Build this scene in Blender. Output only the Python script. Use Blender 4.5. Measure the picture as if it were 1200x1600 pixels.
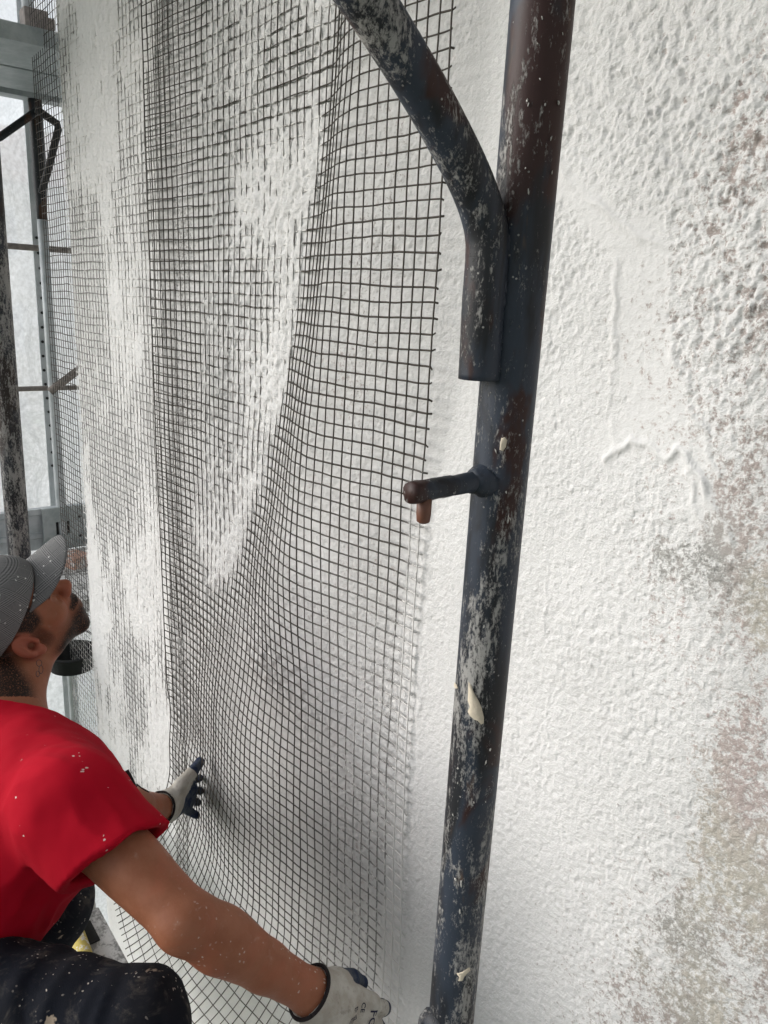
import bpy, bmesh, math, random
import numpy as np
from mathutils import Vector, Matrix
from mathutils.bvhtree import BVHTree

random.seed(7)
rng = np.random.default_rng(7)
for o in list(bpy.data.objects):
    bpy.data.objects.remove(o)
scene = bpy.context.scene
COL = scene.collection

# ------------------------------------------------------------------ camera
# world: wall face is the plane y = 0, x runs along it (far corner at negative x), z up, deck at z = 0
FPX, CX, CY = 1202.0, 600.0, 800.0
CAM = np.array([0.0, -0.777, 1.55])
def unit(v):
    v = np.asarray(v, float)
    return v / np.linalg.norm(v)
def ray_c(px, py):
    return np.array([(px - CX) / FPX, -(py - CY) / FPX, 1.0])
_up = -unit(ray_c(380, 5200))
_a = (-380 - CX) / FPX
_far = unit([_a, -(_up[0] * _a + _up[2]) / _up[1], 1.0])
_out = np.cross(_up, _far)
if _out[2] > 0:
    _out = -_out
RW = np.stack([-_far, -_out, _up])            # world = RW @ (right, up, forward)
def P(px, py, d):
    return CAM + RW @ (ray_c(px, py) * d)
def DIR(r, u, f):
    return unit(RW @ np.array([r, u, f], float))
def onwall(px, py, off=0.0):
    r = RW @ ray_c(px, py)
    return CAM + r * ((-off - CAM[1]) / r[1])
def onx(px, py, x):
    r = RW @ ray_c(px, py)
    return CAM + r * ((x - CAM[0]) / r[0])
cam = bpy.data.cameras.new('Camera')
camo = bpy.data.objects.new('Camera', cam)
COL.objects.link(camo)
cam.sensor_fit = 'HORIZONTAL'
cam.sensor_width = 36.0
cam.lens = 36.0 * FPX / 1200.0
cam.clip_start = 0.02
cam.clip_end = 3000
camo.matrix_world = Matrix(((RW[0, 0], RW[0, 1], -RW[0, 2], CAM[0]),
                            (RW[1, 0], RW[1, 1], -RW[1, 2], CAM[1]),
                            (RW[2, 0], RW[2, 1], -RW[2, 2], CAM[2]), (0, 0, 0, 1)))
scene.camera = camo

# ------------------------------------------------------------------ light
SUN_DIR = unit([-0.58, -0.76, 0.34])          # towards the sun
world = bpy.data.worlds.new('World')
scene.world = world
world.use_nodes = True
wn = world.node_tree
wn.nodes.clear()
sky = wn.nodes.new('ShaderNodeTexSky')
sky.sky_type = 'NISHITA'
sky.sun_disc = False
sky.sun_elevation = math.asin(SUN_DIR[2])
sky.sun_rotation = math.atan2(SUN_DIR[0], SUN_DIR[1])
sky.air_density = 1.0
sky.dust_density = 1.5
sky.ozone_density = 1.0
bg = wn.nodes.new('ShaderNodeBackground')
bg.inputs['Strength'].default_value = 0.11
hsv = wn.nodes.new('ShaderNodeHueSaturation')
hsv.inputs['Saturation'].default_value = 0.30
wo = wn.nodes.new('ShaderNodeOutputWorld')
wn.links.new(sky.outputs[0], hsv.inputs['Color'])
wn.links.new(hsv.outputs[0], bg.inputs['Color'])
wn.links.new(bg.outputs[0], wo.inputs['Surface'])
sl = bpy.data.lights.new('Sun', 'SUN')
sl.energy = 1.2
sl.angle = math.radians(50)
sl.color = (1.0, 0.985, 0.98)
so = bpy.data.objects.new('Sun', sl)
COL.objects.link(so)
so.rotation_euler = Vector(SUN_DIR).to_track_quat('Z', 'Y').to_euler()
scene.view_settings.view_transform = 'Standard'
scene.view_settings.look = 'None'
scene.view_settings.gamma = 1
scene.view_settings.exposure = 0.80
try:
    scene.cycles.use_denoising = True
    scene.cycles.use_adaptive_sampling = True
    scene.cycles.adaptive_threshold = 0.02
    scene.cycles.max_bounces = 6
    scene.cycles.transparent_max_bounces = 16
except Exception:
    pass

# ------------------------------------------------------------------ noise
_G = rng.normal(size=(256, 2)); _G /= np.linalg.norm(_G, axis=1)[:, None]
_PERM = rng.permutation(256)
def perlin2(x, y, seed=0):
    xi = np.floor(x).astype(np.int64); yi = np.floor(y).astype(np.int64)
    xf = x - xi; yf = y - yi
    u = xf * xf * xf * (xf * (xf * 6 - 15) + 10)
    v = yf * yf * yf * (yf * (yf * 6 - 15) + 10)
    def g(ix, iy, dx, dy):
        k = _PERM[(_PERM[(ix + seed * 37) & 255] + iy + seed * 11) & 255]
        return _G[k, 0] * dx + _G[k, 1] * dy
    a = g(xi, yi, xf, yf); b = g(xi + 1, yi, xf - 1, yf)
    c = g(xi, yi + 1, xf, yf - 1); d = g(xi + 1, yi + 1, xf - 1, yf - 1)
    return (a + u * (b - a) + v * ((c + u * (d - c)) - (a + u * (b - a)))) * 1.5
_G3 = rng.normal(size=(256, 3)); _G3 /= np.linalg.norm(_G3, axis=1)[:, None]
def perlin3(p, seed=0):
    pi = np.floor(p).astype(np.int64); f = p - pi
    w = f * f * f * (f * (f * 6 - 15) + 10)
    r = 0
    for a in (0, 1):
        for b in (0, 1):
            for c in (0, 1):
                k = _PERM[(_PERM[(_PERM[(pi[..., 0] + a + seed * 37) & 255] + pi[..., 1] + b) & 255] + pi[..., 2] + c) & 255]
                g = _G3[k]
                dt = g[..., 0] * (f[..., 0] - a) + g[..., 1] * (f[..., 1] - b) + g[..., 2] * (f[..., 2] - c)
                r = r + dt * (w[..., 0] if a else 1 - w[..., 0]) * (w[..., 1] if b else 1 - w[..., 1]) * (w[..., 2] if c else 1 - w[..., 2])
    return r * 1.5
def sstep(a, b, x):
    t = np.clip((x - a) / (b - a), 0, 1)
    return t * t * (3 - 2 * t)

# ------------------------------------------------------------------ objects
def link(name, data, parent=None, label=None, cat=None, group=None, kind=None):
    o = bpy.data.objects.new(name, data)
    COL.objects.link(o)
    if parent is not None:
        o.parent = parent
    if label: o['label'] = label
    if cat: o['category'] = cat
    if group: o['group'] = group
    if kind: o['kind'] = kind
    return o
def thing(name, label, cat, group=None):
    return link(name, None, None, label, cat, group)
def mesh_np(name, V, F, mat, smooth=True, attrs=None):
    """V (n,3); F (m,4) or (m,3) int arrays or a list of lists"""
    me = bpy.data.meshes.new(name)
    V = np.ascontiguousarray(V, dtype=np.float32)
    if isinstance(F, np.ndarray):
        k = F.shape[1]; m = F.shape[0]
        me.vertices.add(len(V)); me.vertices.foreach_set('co', V.ravel())
        me.loops.add(m * k); me.loops.foreach_set('vertex_index', np.ascontiguousarray(F, dtype=np.int32).ravel())
        me.polygons.add(m)
        me.polygons.foreach_set('loop_start', np.arange(0, m * k, k, dtype=np.int32))
        me.update(calc_edges=True)
        me.validate()
    else:
        me.from_pydata(V.tolist(), [], [list(f) for f in F])
    me.polygons.foreach_set('use_smooth', np.full(len(me.polygons), smooth))
    for an, (ty, arr) in (attrs or {}).items():
        at = me.attributes.new(an, ty, 'POINT')
        at.data.foreach_set({'FLOAT': 'value', 'FLOAT_VECTOR': 'vector', 'FLOAT_COLOR': 'color'}[ty], np.ascontiguousarray(arr, dtype=np.float32).ravel())
    if mat: me.materials.append(mat)
    me.update()
    return me
def tube_np(pts, r, sides=6, ry=None, caps=True, phase=0.0):
    """swept tube; r scalar or per-point; returns V, quads (caps degenerate to fans of quads)"""
    pts = np.asarray(pts, float); n = len(pts)
    t = np.gradient(pts, axis=0); t /= np.linalg.norm(t, axis=1)[:, None]
    ref = np.array([0, 1.0, 0.0]) if abs(t[:, 1]).max() < 0.92 else np.array([0, 0, 1.0])
    if abs(t @ ref).max() > 0.97: ref = np.array([1.0, 0, 0])
    a = np.cross(t, ref); a /= np.linalg.norm(a, axis=1)[:, None]
    b = np.cross(a, t)
    r = np.broadcast_to(np.asarray(r, float), (n,)); ry = r if ry is None else np.broadcast_to(np.asarray(ry, float), (n,))
    th = np.arange(sides) * 2 * np.pi / sides + phase
    V = pts[:, None, :] + a[:, None, :] * (np.cos(th)[None, :, None] * r[:, None, None]) + b[:, None, :] * (np.sin(th)[None, :, None] * ry[:, None, None])
    V = V.reshape(-1, 3)
    i = np.arange(n - 1)[:, None] * sides; j = np.arange(sides)[None, :]; j2 = (j + 1) % sides
    F = np.stack([i + j, i + j2, i + sides + j2, i + sides + j], -1).reshape(-1, 4)
    if caps and sides % 2 == 0:
        ex = []
        for base, rev in ((0, False), ((n - 1) * sides, True)):
            for q in range(1, sides // 2):
                f = [base + q - 1 if False else base + (sides - q) % sides + 0, base + q, base + q + 1 - 1, base]
            ring = list(range(base, base + sides))
            lo, hi = 0, sides - 1
            while hi - lo > 2:
                f = [ring[lo], ring[lo + 1], ring[hi - 1], ring[hi]]
                ex.append(f if rev else f[::-1]); lo += 1; hi -= 1
        if ex: F = np.vstack([F, np.array(ex)])
    return V, F
def box_bm(bm, c, s, rot=None):
    M = Matrix.Translation(Vector(c)) @ (rot.to_4x4() if rot else Matrix.Identity(4)) @ Matrix.Diagonal(Vector((*s, 1)))
    return bmesh.ops.create_cube(bm, size=1.0, matrix=M)
def bm_obj(name, bm, mat, parent=None, bevel=0.0, smooth=False, **kw):
    if bevel:
        bmesh.ops.bevel(bm, geom=bm.edges[:], offset=bevel, segments=2, profile=0.7, affect='EDGES', clamp_overlap=True)
    me = bpy.data.meshes.new(name); bm.to_mesh(me); bm.free()
    if smooth: me.polygons.foreach_set('use_smooth', np.full(len(me.polygons), True))
    me.materials.append(mat)
    return link(name, me, parent, **kw)
def box(name, c, s, mat, parent=None, bevel=0.003, rot=None, **kw):
    bm = bmesh.new(); box_bm(bm, c, s, rot)
    return bm_obj(name, bm, mat, parent, bevel, **kw)
def tube(name, pts, r, mat, parent=None, sides=24, **kw):
    V, F = tube_np(pts, r, sides)
    return link(name, mesh_np(name, V, F, mat), parent, **kw)
def hollow_tube(name, pts, r, wall, mat, parent=None, sides=24, **kw):
    """open-ended pipe with wall thickness"""
    Vo, Fo = tube_np(pts, r, sides, caps=False)
    Vi, Fi = tube_np(pts, r - wall, sides, caps=False)
    n = len(Vo); m = len(pts)
    F = [Fo, Fi[:, ::-1] + n]
    j = np.arange(sides); j2 = (j + 1) % sides
    for base, rev in ((0, False), ((m - 1) * sides, True)):
        q = np.stack([base + j, base + n + j, base + n + j2, base + j2], -1)
        F.append(q if not rev else q[:, ::-1])
    return link(name, mesh_np(name, np.vstack([Vo, Vi]), np.vstack(F), mat), parent, **kw)
def bez(ps, n=24):
    """Catmull-Rom through the points"""
    ps = [np.asarray(p, float) for p in ps]
    ps = [2 * ps[0] - ps[1]] + ps + [2 * ps[-1] - ps[-2]]
    out = []
    for i in range(1, len(ps) - 2):
        for t in np.linspace(0, 1, n, endpoint=False):
            a, b, c, d = ps[i - 1:i + 3]
            out.append(0.5 * ((2 * b) + (c - a) * t + (2 * a - 5 * b + 4 * c - d) * t * t + (3 * b - a - 3 * c + d) * t ** 3))
    out.append(ps[-2])
    return np.array(out)

# ------------------------------------------------------------------ materials
class Mat:
    def __init__(s, name):
        s.m = bpy.data.materials.new(name); s.m.use_nodes = True
        s.t = s.m.node_tree; s.t.nodes.clear()
        s.out = s.t.nodes.new('ShaderNodeOutputMaterial')
        s.co = s.t.nodes.new('ShaderNodeTexCoord').outputs['Object']
    def n(s, ty, props=None, o=0, **inp):
        nd = s.t.nodes.new('ShaderNode' + ty)
        for k, v in (props or {}).items(): setattr(nd, k, v)
        for k, v in inp.items():
            k2 = int(k[1:]) if k[0] == '_' else k.replace('_', ' ')
            sk = nd.inputs[k2]
            if isinstance(v, bpy.types.NodeSocket): s.t.links.new(v, sk)
            else: sk.default_value = v
        return nd.outputs[o]
    def noise(s, scale, detail=4, rough=0.55, dist=0.0, vec=None, o=0):
        return s.n('TexNoise', Vector=vec or s.co, Scale=scale, Detail=detail, Roughness=rough, Distortion=dist, o=o)
    def mapping(s, scale=(1, 1, 1), rot=(0, 0, 0), vec=None):
        return s.n('Mapping', Vector=vec or s.co, Scale=scale, Rotation=rot)
    def math(s, op, a, b=0.0, clamp=False):
        return s.n('Math', {'operation': op, 'use_clamp': clamp}, _0=a, _1=b)
    def step(s, v, lo, hi, a=0.0, b=1.0):
        return s.n('MapRange', {'interpolation_type': 'SMOOTHSTEP'}, Value=v, From_Min=lo, From_Max=hi, To_Min=a, To_Max=b)
    def mix(s, f, a, b, blend='MIX'):
        nd = s.t.nodes.new('ShaderNodeMix'); nd.data_type = 'RGBA'; nd.blend_type = blend
        for k, v in ((0, f), (6, a), (7, b)):
            if isinstance(v, bpy.types.NodeSocket): s.t.links.new(v, nd.inputs[k])
            else: nd.inputs[k].default_value = v if k == 0 else (*v, 1.0) if len(v) == 3 else v
        return nd.outputs[2]
    def attr(s, name, o='Fac'):
        nd = s.t.nodes.new('ShaderNodeAttribute'); nd.attribute_name = name
        return nd.outputs[o]
    def bump(s, h, dist=0.002, strength=0.6, normal=None):
        kw = dict(Height=h, Distance=dist, Strength=strength)
        if normal: kw['Normal'] = normal
        return s.n('Bump', **kw)
    def bsdf(s, col, rough=0.6, metal=0.0, normal=None, spec=0.4, **kw):
        d = dict(Base_Color=col if isinstance(col, bpy.types.NodeSocket) else (*col, 1.0), Roughness=rough, Metallic=metal)
        d['Specular_IOR_Level'] = spec
        if normal: d['Normal'] = normal
        d.update(kw)
        return s.n('BsdfPrincipled', **d)
    def done(s, sh):
        s.t.links.new(sh, s.out.inputs['Surface'])
        return s.m

def mat_plaster():
    m = Mat('wet_plaster')
    st = m.attr('stain'); sc = m.attr('stain_color', 'Color')
    g1 = m.noise(330, 2, 0.65); g2 = m.noise(110, 3, 0.62); g3 = m.noise(3.0, 2)
    v = m.math('ADD', st, m.math('MULTIPLY', m.math('SUBTRACT', g1, 0.5), 0.85))
    v = m.math('ADD', v, m.math('MULTIPLY', m.math('SUBTRACT', g2, 0.5), 1.25))
    f = m.step(v, 0.30, 0.62)
    base = m.mix(m.step(g3, 0.35, 0.7), (0.625, 0.625, 0.618), (0.69, 0.69, 0.685))
    base = m.mix(m.step(g2, 0.3, 0.75, 0, 0.35), base, (0.565, 0.562, 0.552))
    c = m.mix(m.math('MULTIPLY', f, 0.70), base, sc)
    vo = m.n('TexVoronoi', {'feature': 'F1'}, Vector=m.n('VectorMath', {'operation': 'ADD'}, _0=m.co, _1=m.n('VectorMath', {'operation': 'SCALE'}, _0=m.noise(70, 2, o=1), Scale=0.012)), Scale=95.0)
    gr = m.math('ADD', m.math('ADD', m.math('MULTIPLY', g2, 0.6), m.math('MULTIPLY', g1, 0.42)), m.math('MULTIPLY', vo, 0.30))
    nb = m.bump(gr, 0.0065, m.step(m.attr('trowel'), 0.0, 1.0, 0.62, 0.30))
    return m.done(m.bsdf(c, 0.72, normal=nb, spec=0.3))
def mat_strand():
    m = Mat('resin_coated_strand')
    coat = m.attr('coat')
    n1 = m.noise(120, 3, 0.6); n2 = m.noise(30, 2)
    v = m.math('ADD', coat, m.math('ADD', m.math('MULTIPLY', m.math('SUBTRACT', n1, 0.5), 0.8), m.math('MULTIPLY', m.math('SUBTRACT', n2, 0.5), 0.5)))
    base = m.mix(n2, (0.034, 0.029, 0.023), (0.060, 0.050, 0.040))
    base = m.mix(m.step(coat, 0.15, 0.6), base, (0.30, 0.295, 0.285))
    c = m.mix(m.step(v, 0.40, 0.62), base, (0.66, 0.65, 0.63))
    return m.done(m.bsdf(c, 0.6, spec=0.3))
def mat_pipe(name, blue=(0.030, 0.039, 0.056), rust=(0.034, 0.014, 0.012), speck=0.55, white=(0.44, 0.43, 0.41), lo=0.505):
    m = Mat(name)
    vs = m.mapping((1, 1, 0.22))
    p = m.noise(26, 4, 0.6, 0.4, vs)
    p2 = m.noise(11, 4, 0.6, 0.5, m.mapping((1, 1, 0.45)))
    c = m.mix(m.step(p, 0.42, 0.60), blue, (0.014, 0.015, 0.018))
    c = m.mix(m.step(p2, 0.53, 0.60), c, rust)
    br = m.step(m.noise(38, 3, 0.6, 0.6, vs), 0.66, 0.76)
    c = m.mix(m.math('MULTIPLY', br, 0.7), c, (0.13, 0.075, 0.04))
    fs = m.noise(150, 6, 0.78, 0.35, m.mapping((1, 1, 0.30), (0.25, 0.22, 0)))
    fs2 = m.noise(420, 3, 0.7, 0.0, m.mapping((1, 1, 0.5)))
    reg = m.noise(15, 4, 0.65, 0.4, m.mapping((1, 1, 0.30)))
    sp = m.math('ADD', m.math('ADD', m.math('MULTIPLY', fs, 0.62), m.math('MULTIPLY', fs2, 0.38)), m.math('MULTIPLY', m.math('SUBTRACT', reg, 0.5), 0.70))
    w = m.step(sp, lo, lo + 0.11)
    dots = m.step(m.n('TexVoronoi', {'feature': 'F1'}, Vector=m.co, Scale=150.0), 0.16, 0.10)
    dots = m.math('MULTIPLY', dots, m.step(m.noise(40, 2), 0.52, 0.6))
    w2 = m.math('MAXIMUM', m.math('MULTIPLY', w, speck * 1.25), m.math('MULTIPLY', dots, 0.8), clamp=True)
    c = m.mix(w2, c, white)
    h = m.math('ADD', m.math('MULTIPLY', p, 0.5), w2)
    return m.done(m.bsdf(c, m.step(w2, 0, 1, 0.52, 0.85), 0.0, m.bump(h, 0.0014, 0.8), spec=0.32))
def mat_galv(name, a=(0.20, 0.235, 0.235), b=(0.32, 0.35, 0.35), white=0.35):
    m = Mat(name)
    c = m.mix(m.step(m.noise(14, 5, 0.65), 0.35, 0.65), a, b)
    w = m.step(m.noise(60, 5, 0.7, 0.5), 0.60, 0.72)
    c = m.mix(m.math('MULTIPLY', w, white), c, (0.6, 0.6, 0.58))
    return m.done(m.bsdf(c, 0.5, 0.35, m.bump(m.noise(80, 4), 0.001, 0.3)))
def mat_splat(name, base, white=(0.62, 0.615, 0.60), lo=0.45, hi=0.6, scale=26):
    m = Mat(name)
    v = m.noise(scale, 6, 0.7, 0.4); v2 = m.noise(170, 3, 0.6)
    s_ = m.math('ADD', v, m.math('MULTIPLY', m.math('SUBTRACT', v2, 0.5), 0.35))
    c = m.mix(m.step(s_, lo, hi), base, white)
    return m.done(m.bsdf(c, 0.8, 0.0, m.bump(s_, 0.004, 0.7)))
def splatter(m, c, col=(0.62, 0.58, 0.52), dens=0.60, sc=110.0, size=0.20):
    """a few dried plaster drops on cloth or skin"""
    d = m.n('TexVoronoi', {'feature': 'F1'}, Vector=m.mapping((1, 1, 1), (0.4, 0.7, 0.2), vec=m.n('VectorMath', {'operation': 'ADD'}, _0=m.co, _1=m.n('VectorMath', {'operation': 'SCALE'}, _0=m.noise(60, 2, o=1), Scale=0.012))), Scale=sc)
    pick = m.step(m.n('TexWhiteNoise', {'noise_dimensions': '3D'}, Vector=m.n('TexVoronoi', {'feature': 'F1'}, o=2, Vector=m.co, Scale=sc * 0.55)), dens, dens + 0.02)
    reg = m.step(m.noise(9, 3, 0.6), 0.44, 0.58)
    return m.mix(m.math('MULTIPLY', m.math('MULTIPLY', m.step(d, size, size * 0.6), pick), reg), c, col)
def mat_skin():
    m = Mat('tanned_skin')
    n = m.noise(28, 4, 0.6); n2 = m.noise(420, 3, 0.6)
    c = m.mix(m.step(n, 0.3, 0.7), (0.245, 0.090, 0.047), (0.295, 0.118, 0.066))
    c = m.mix(m.step(m.noise(13, 4, 0.6, 0.6), 0.46, 0.66, 0.0, 0.5), c, (0.33, 0.105, 0.058))
    c = m.mix(m.step(m.noise(46, 4, 0.7, 0.4), 0.58, 0.74, 0.0, 0.22), c, (0.42, 0.33, 0.27))
    c = m.mix(m.attr('flush'), c, (0.30, 0.075, 0.050))
    c = m.mix(m.math('MULTIPLY', m.attr('hair'), m.step(n2, 0.20, 0.50)), c, (0.012, 0.0075, 0.0055))
    c = m.mix(m.math('MULTIPLY', m.attr('arm'), 1.0), c, splatter(m, c, (0.50, 0.40, 0.34), 0.40, 120.0, 0.24))
    return m.done(m.bsdf(c, 0.5, 0, m.bump(m.math('ADD', n2, m.noise(90, 3)), 0.0012, 0.35), spec=0.22))
def mat_shirt():
    m = Mat('red_cotton')
    weave = m.noise(900, 2)
    c = m.mix(m.step(m.noise(7, 4), 0.3, 0.7), (0.32, 0.003, 0.013), (0.40, 0.005, 0.018))
    c = splatter(m, c, (0.6, 0.5, 0.48), 0.80, 75.0, 0.17)
    return m.done(m.bsdf(c, 0.9, 0, m.bump(weave, 0.0006, 0.4), spec=0.08))
def mat_trousers():
    m = Mat('navy_work_cloth')
    c = m.mix(m.step(m.noise(11, 5, 0.6), 0.35, 0.7), (0.005, 0.007, 0.013), (0.016, 0.017, 0.022))
    c = m.mix(m.math('MULTIPLY', m.step(m.noise(20, 5, 0.7, 0.5), 0.50, 0.68), 0.6), c, (0.11, 0.098, 0.085))
    c = m.mix(m.step(m.noise(24, 4, 0.6, 0.3, m.mapping((1, 1, 1), (1, 2, 3))), 0.66, 0.70), c, (0.36, 0.29, 0.22))
    c = splatter(m, c, (0.5, 0.45, 0.4), 0.55, 120.0, 0.22)
    return m.done(m.bsdf(c, 0.9, 0, m.bump(m.noise(600, 2), 0.0006, 0.5), spec=0.2))
def mat_plaid():
    m = Mat('grey_plaid_cloth')
    lc = m.attr('lc', 'Vector')
    sx = m.n('SeparateXYZ', Vector=lc)
    nd = sx.node; X, Y = nd.outputs[0], nd.outputs[1]
    def bands(c):
        b = m.math('SINE', m.math('MULTIPLY', c, 2 * math.pi / 0.034))
        fine = m.math('SINE', m.math('MULTIPLY', c, 2 * math.pi / 0.0036))
        on = m.step(b, 0.1, 0.35)
        return m.math('MULTIPLY', on, fine), on
    f1, o1 = bands(X); f2, o2 = bands(Y)
    tot = m.math('ADD', f1, f2)
    c = m.mix(m.step(tot, -1.0, 1.2), (0.055, 0.055, 0.057), (0.22, 0.22, 0.22))
    c = m.mix(m.math('MULTIPLY', m.step(m.noise(700, 2), 0.35, 0.7), 0.4), c, (0.22, 0.22, 0.22))
    c = splatter(m, c, (0.7, 0.7, 0.68), 0.5, 90.0, 0.22)
    return m.done(m.bsdf(c, 0.9, 0, m.bump(m.noise(800, 2), 0.0005, 0.4), spec=0.2))
def mat_glove():
    m = Mat('knit_glove_with_coated_palm')
    k = m.n('TexWave', {'wave_type': 'BANDS', 'bands_direction': 'DIAGONAL'}, Vector=m.co, Scale=210.0, Distortion=2.0)
    c = m.mix(m.step(m.noise(35, 4), 0.35, 0.7), (0.36, 0.33, 0.285), (0.47, 0.45, 0.41))
    c = m.mix(m.math('MULTIPLY', m.step(m.noise(60, 4, 0.7), 0.56, 0.7), 0.45), c, (0.16, 0.13, 0.11))
    pal = m.math('ADD', m.attr('palm'), m.math('MULTIPLY', m.math('SUBTRACT', m.noise(70, 3), 0.5), 0.6))
    pc = m.mix(m.step(m.noise(50, 4), 0.42, 0.62), (0.055, 0.065, 0.085), (0.014, 0.024, 0.06))
    c = m.mix(m.step(pal, 0.45, 0.6), c, pc)
    return m.done(m.bsdf(c, 0.8, 0, m.bump(k, 0.0008, 0.4), spec=0.25))
def mat_plain(name, col, rough=0.7, var=0.25, sc=30, metal=0.0):
    m = Mat(name)
    d = tuple(x * (1 - var) for x in col); u = tuple(min(1, x * (1 + var)) for x in col)
    n = m.noise(sc, 5, 0.6)
    return m.done(m.bsdf(m.mix(m.step(n, 0.3, 0.7), d, u), rough, metal, m.bump(n, 0.002, 0.3)))
def mat_sheet():
    m = Mat('translucent_sheeting')
    n = m.noise(2.4, 5, 0.6, 0.5); n2 = m.noise(60, 3)
    col = m.mix(m.step(n, 0.3, 0.75), (0.86, 0.89, 0.93), (0.95, 0.97, 1.0))
    nb = m.bump(m.noise(5, 4, 0.6, 0.8), 0.05, 0.35)
    tr = m.n('BsdfTranslucent', Color=col, Normal=nb)
    df = m.n('BsdfDiffuse', Color=col, Normal=nb)
    tp = m.n('BsdfTransparent', Color=(0.95, 0.97, 1.0, 1))
    a = m.n('MixShader', Fac=0.10, _1=tr, _2=df)
    b = m.n('MixShader', Fac=m.step(m.math('ADD', n2, m.math('MULTIPLY', n, 0.5)), 0.4, 1.1, 0.20, 0.42), _1=a, _2=tp)
    return m.done(b)

M = dict(plaster=mat_plaster(), strand=mat_strand(),
         pipe=mat_pipe('painted_rusty_pipe'), pipe2=mat_pipe('plaster_flecked_pipe', (0.030, 0.034, 0.044), (0.030, 0.022, 0.020), 0.5, lo=0.47),
         dark=mat_pipe('dark_pipe', (0.020, 0.022, 0.026), (0.05, 0.025, 0.015), 0.25, lo=0.62),
         galv=mat_galv('galvanised_steel', (0.30, 0.335, 0.335), (0.42, 0.45, 0.45)), galvl=mat_galv('pale_galvanised_steel', (0.42, 0.45, 0.46), (0.54, 0.56, 0.57), 0.5),
         rustrail=mat_plain('weathered_rail', (0.22, 0.19, 0.17), 0.7),
         deck=mat_splat('plaster_splattered_deck', (0.26, 0.26, 0.25), lo=0.40, hi=0.55), chip=mat_plain('cream_plaster_chip', (0.60, 0.53, 0.42), 0.85, 0.12, 90),
         speck=mat_plain('dried_plaster', (0.50, 0.49, 0.46), 0.9, 0.25, 160),
         pin=mat_plain('copper_brown_pin', (0.13, 0.055, 0.035), 0.5), skin=mat_skin(), shirt=mat_shirt(), trousers=mat_trousers(), plaid=mat_plaid(),
         glove=mat_glove(), hem=mat_plain('dark_hem', (0.012, 0.008, 0.009), 0.9), ink=mat_plain('blue_black_ink', (0.02, 0.02, 0.045), 0.8),
         tattoo=mat_plain('faded_ink', (0.085, 0.06, 0.055), 0.7), hair=mat_plain('dark_brown_hair', (0.010, 0.0065, 0.005), 0.9, 0.3, 500),
         sheet=mat_sheet(), rubber=mat_plain('black_rubber', (0.012, 0.012, 0.013), 0.6), brick=mat_splat('plaster_dusted_brick', (0.42, 0.25, 0.19), lo=0.5, hi=0.62),
         yellow=mat_splat('yellow_paint', (0.50, 0.40, 0.10), lo=0.50, hi=0.62, scale=60), boot=mat_plain('work_boot_leather', (0.04, 0.03, 0.025), 0.7),
         grass=mat_plain('meadow', (0.06, 0.10, 0.035), 0.9, 0.4, 0.6), bark=mat_plain('bark', (0.08, 0.06, 0.045), 0.9), leaf=mat_plain('leaves', (0.07, 0.12, 0.035), 0.7, 0.4, 3),
         house=mat_plain('pale_yellow_render', (0.42, 0.36, 0.26), 0.9, 0.06), roof=mat_plain('roof_tiles', (0.28, 0.15, 0.11), 0.85), glass=mat_plain('window_glass', (0.05, 0.06, 0.07), 0.15),
         hole=mat_plain('dark_slot', (0.02, 0.02, 0.02), 0.9))

# ------------------------------------------------------------------ ground and far things
V = np.array([[-1500, -1500, -5], [1500, -1500, -5], [1500, 1500, -5], [-1500, 1500, -5]], float)
link('ground', mesh_np('ground', V, np.array([[0, 1, 2, 3]]), M['grass'], False), kind='structure')

# ------------------------------------------------------------------ plastered wall
XC = -2.605                                   # far corner of the wall
def seg_dist(x, z, pts):
    """distance to a polyline and the position along it"""
    best = np.full(x.shape, 9.0)
    for (ax, az), (bx, bz) in zip(pts[:-1], pts[1:]):
        dx, dz = bx - ax, bz - az; L2 = dx * dx + dz * dz
        t = np.clip(((x - ax) * dx + (z - az) * dz) / L2, 0, 1)
        best = np.minimum(best, np.hypot(x - ax - t * dx, z - az - t * dz))
    return best
def wl(*pp):
    return [tuple(onwall(px, py)[[0, 2]]) for px, py in pp]
ZC = [2.45, 1.9, 1.73, 1.5, 1.16, 0.95, 0.84, 0.6, 0.3, -0.8]
CV = [-1.15, -1.19, -1.23, -1.29, -1.41, -1.55, -1.66, -1.80, -1.88, -1.88]
def valley(z):
    return np.interp(-z, [-q for q in ZC], CV)
RIDGES = ((wl((960, 395), (962, 480), (958, 560), (952, 640), (960, 700)), 0.0040, 0.0017), (wl((1045, 400), (1048, 480), (1050, 560), (1075, 610)), 0.0040, 0.0020),
          (wl((870, 255), (905, 290), (950, 335), (1000, 372), (1040, 378)), 0.0045, 0.0022), (wl((950, 720), (985, 688), (1020, 700), (1045, 720), (1060, 700), (1085, 730), (1115, 790), (1140, 840)), 0.0040, 0.0034),
          (wl((1078, 735), (1085, 790), (1100, 830)), 0.003, 0.0022), (wl((1075, 640), (1100, 670), (1120, 740)), 0.003, 0.0020),
          (wl((850, 790), (853, 900), (850, 985)), 0.0022, 0.0008), (wl((965, 910), (968, 1000)), 0.002, 0.0010), (wl((855, 1090), (858, 1170), (852, 1230)), 0.002, 0.0008))
QXZ = wl((425, 1030))[0]
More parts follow.
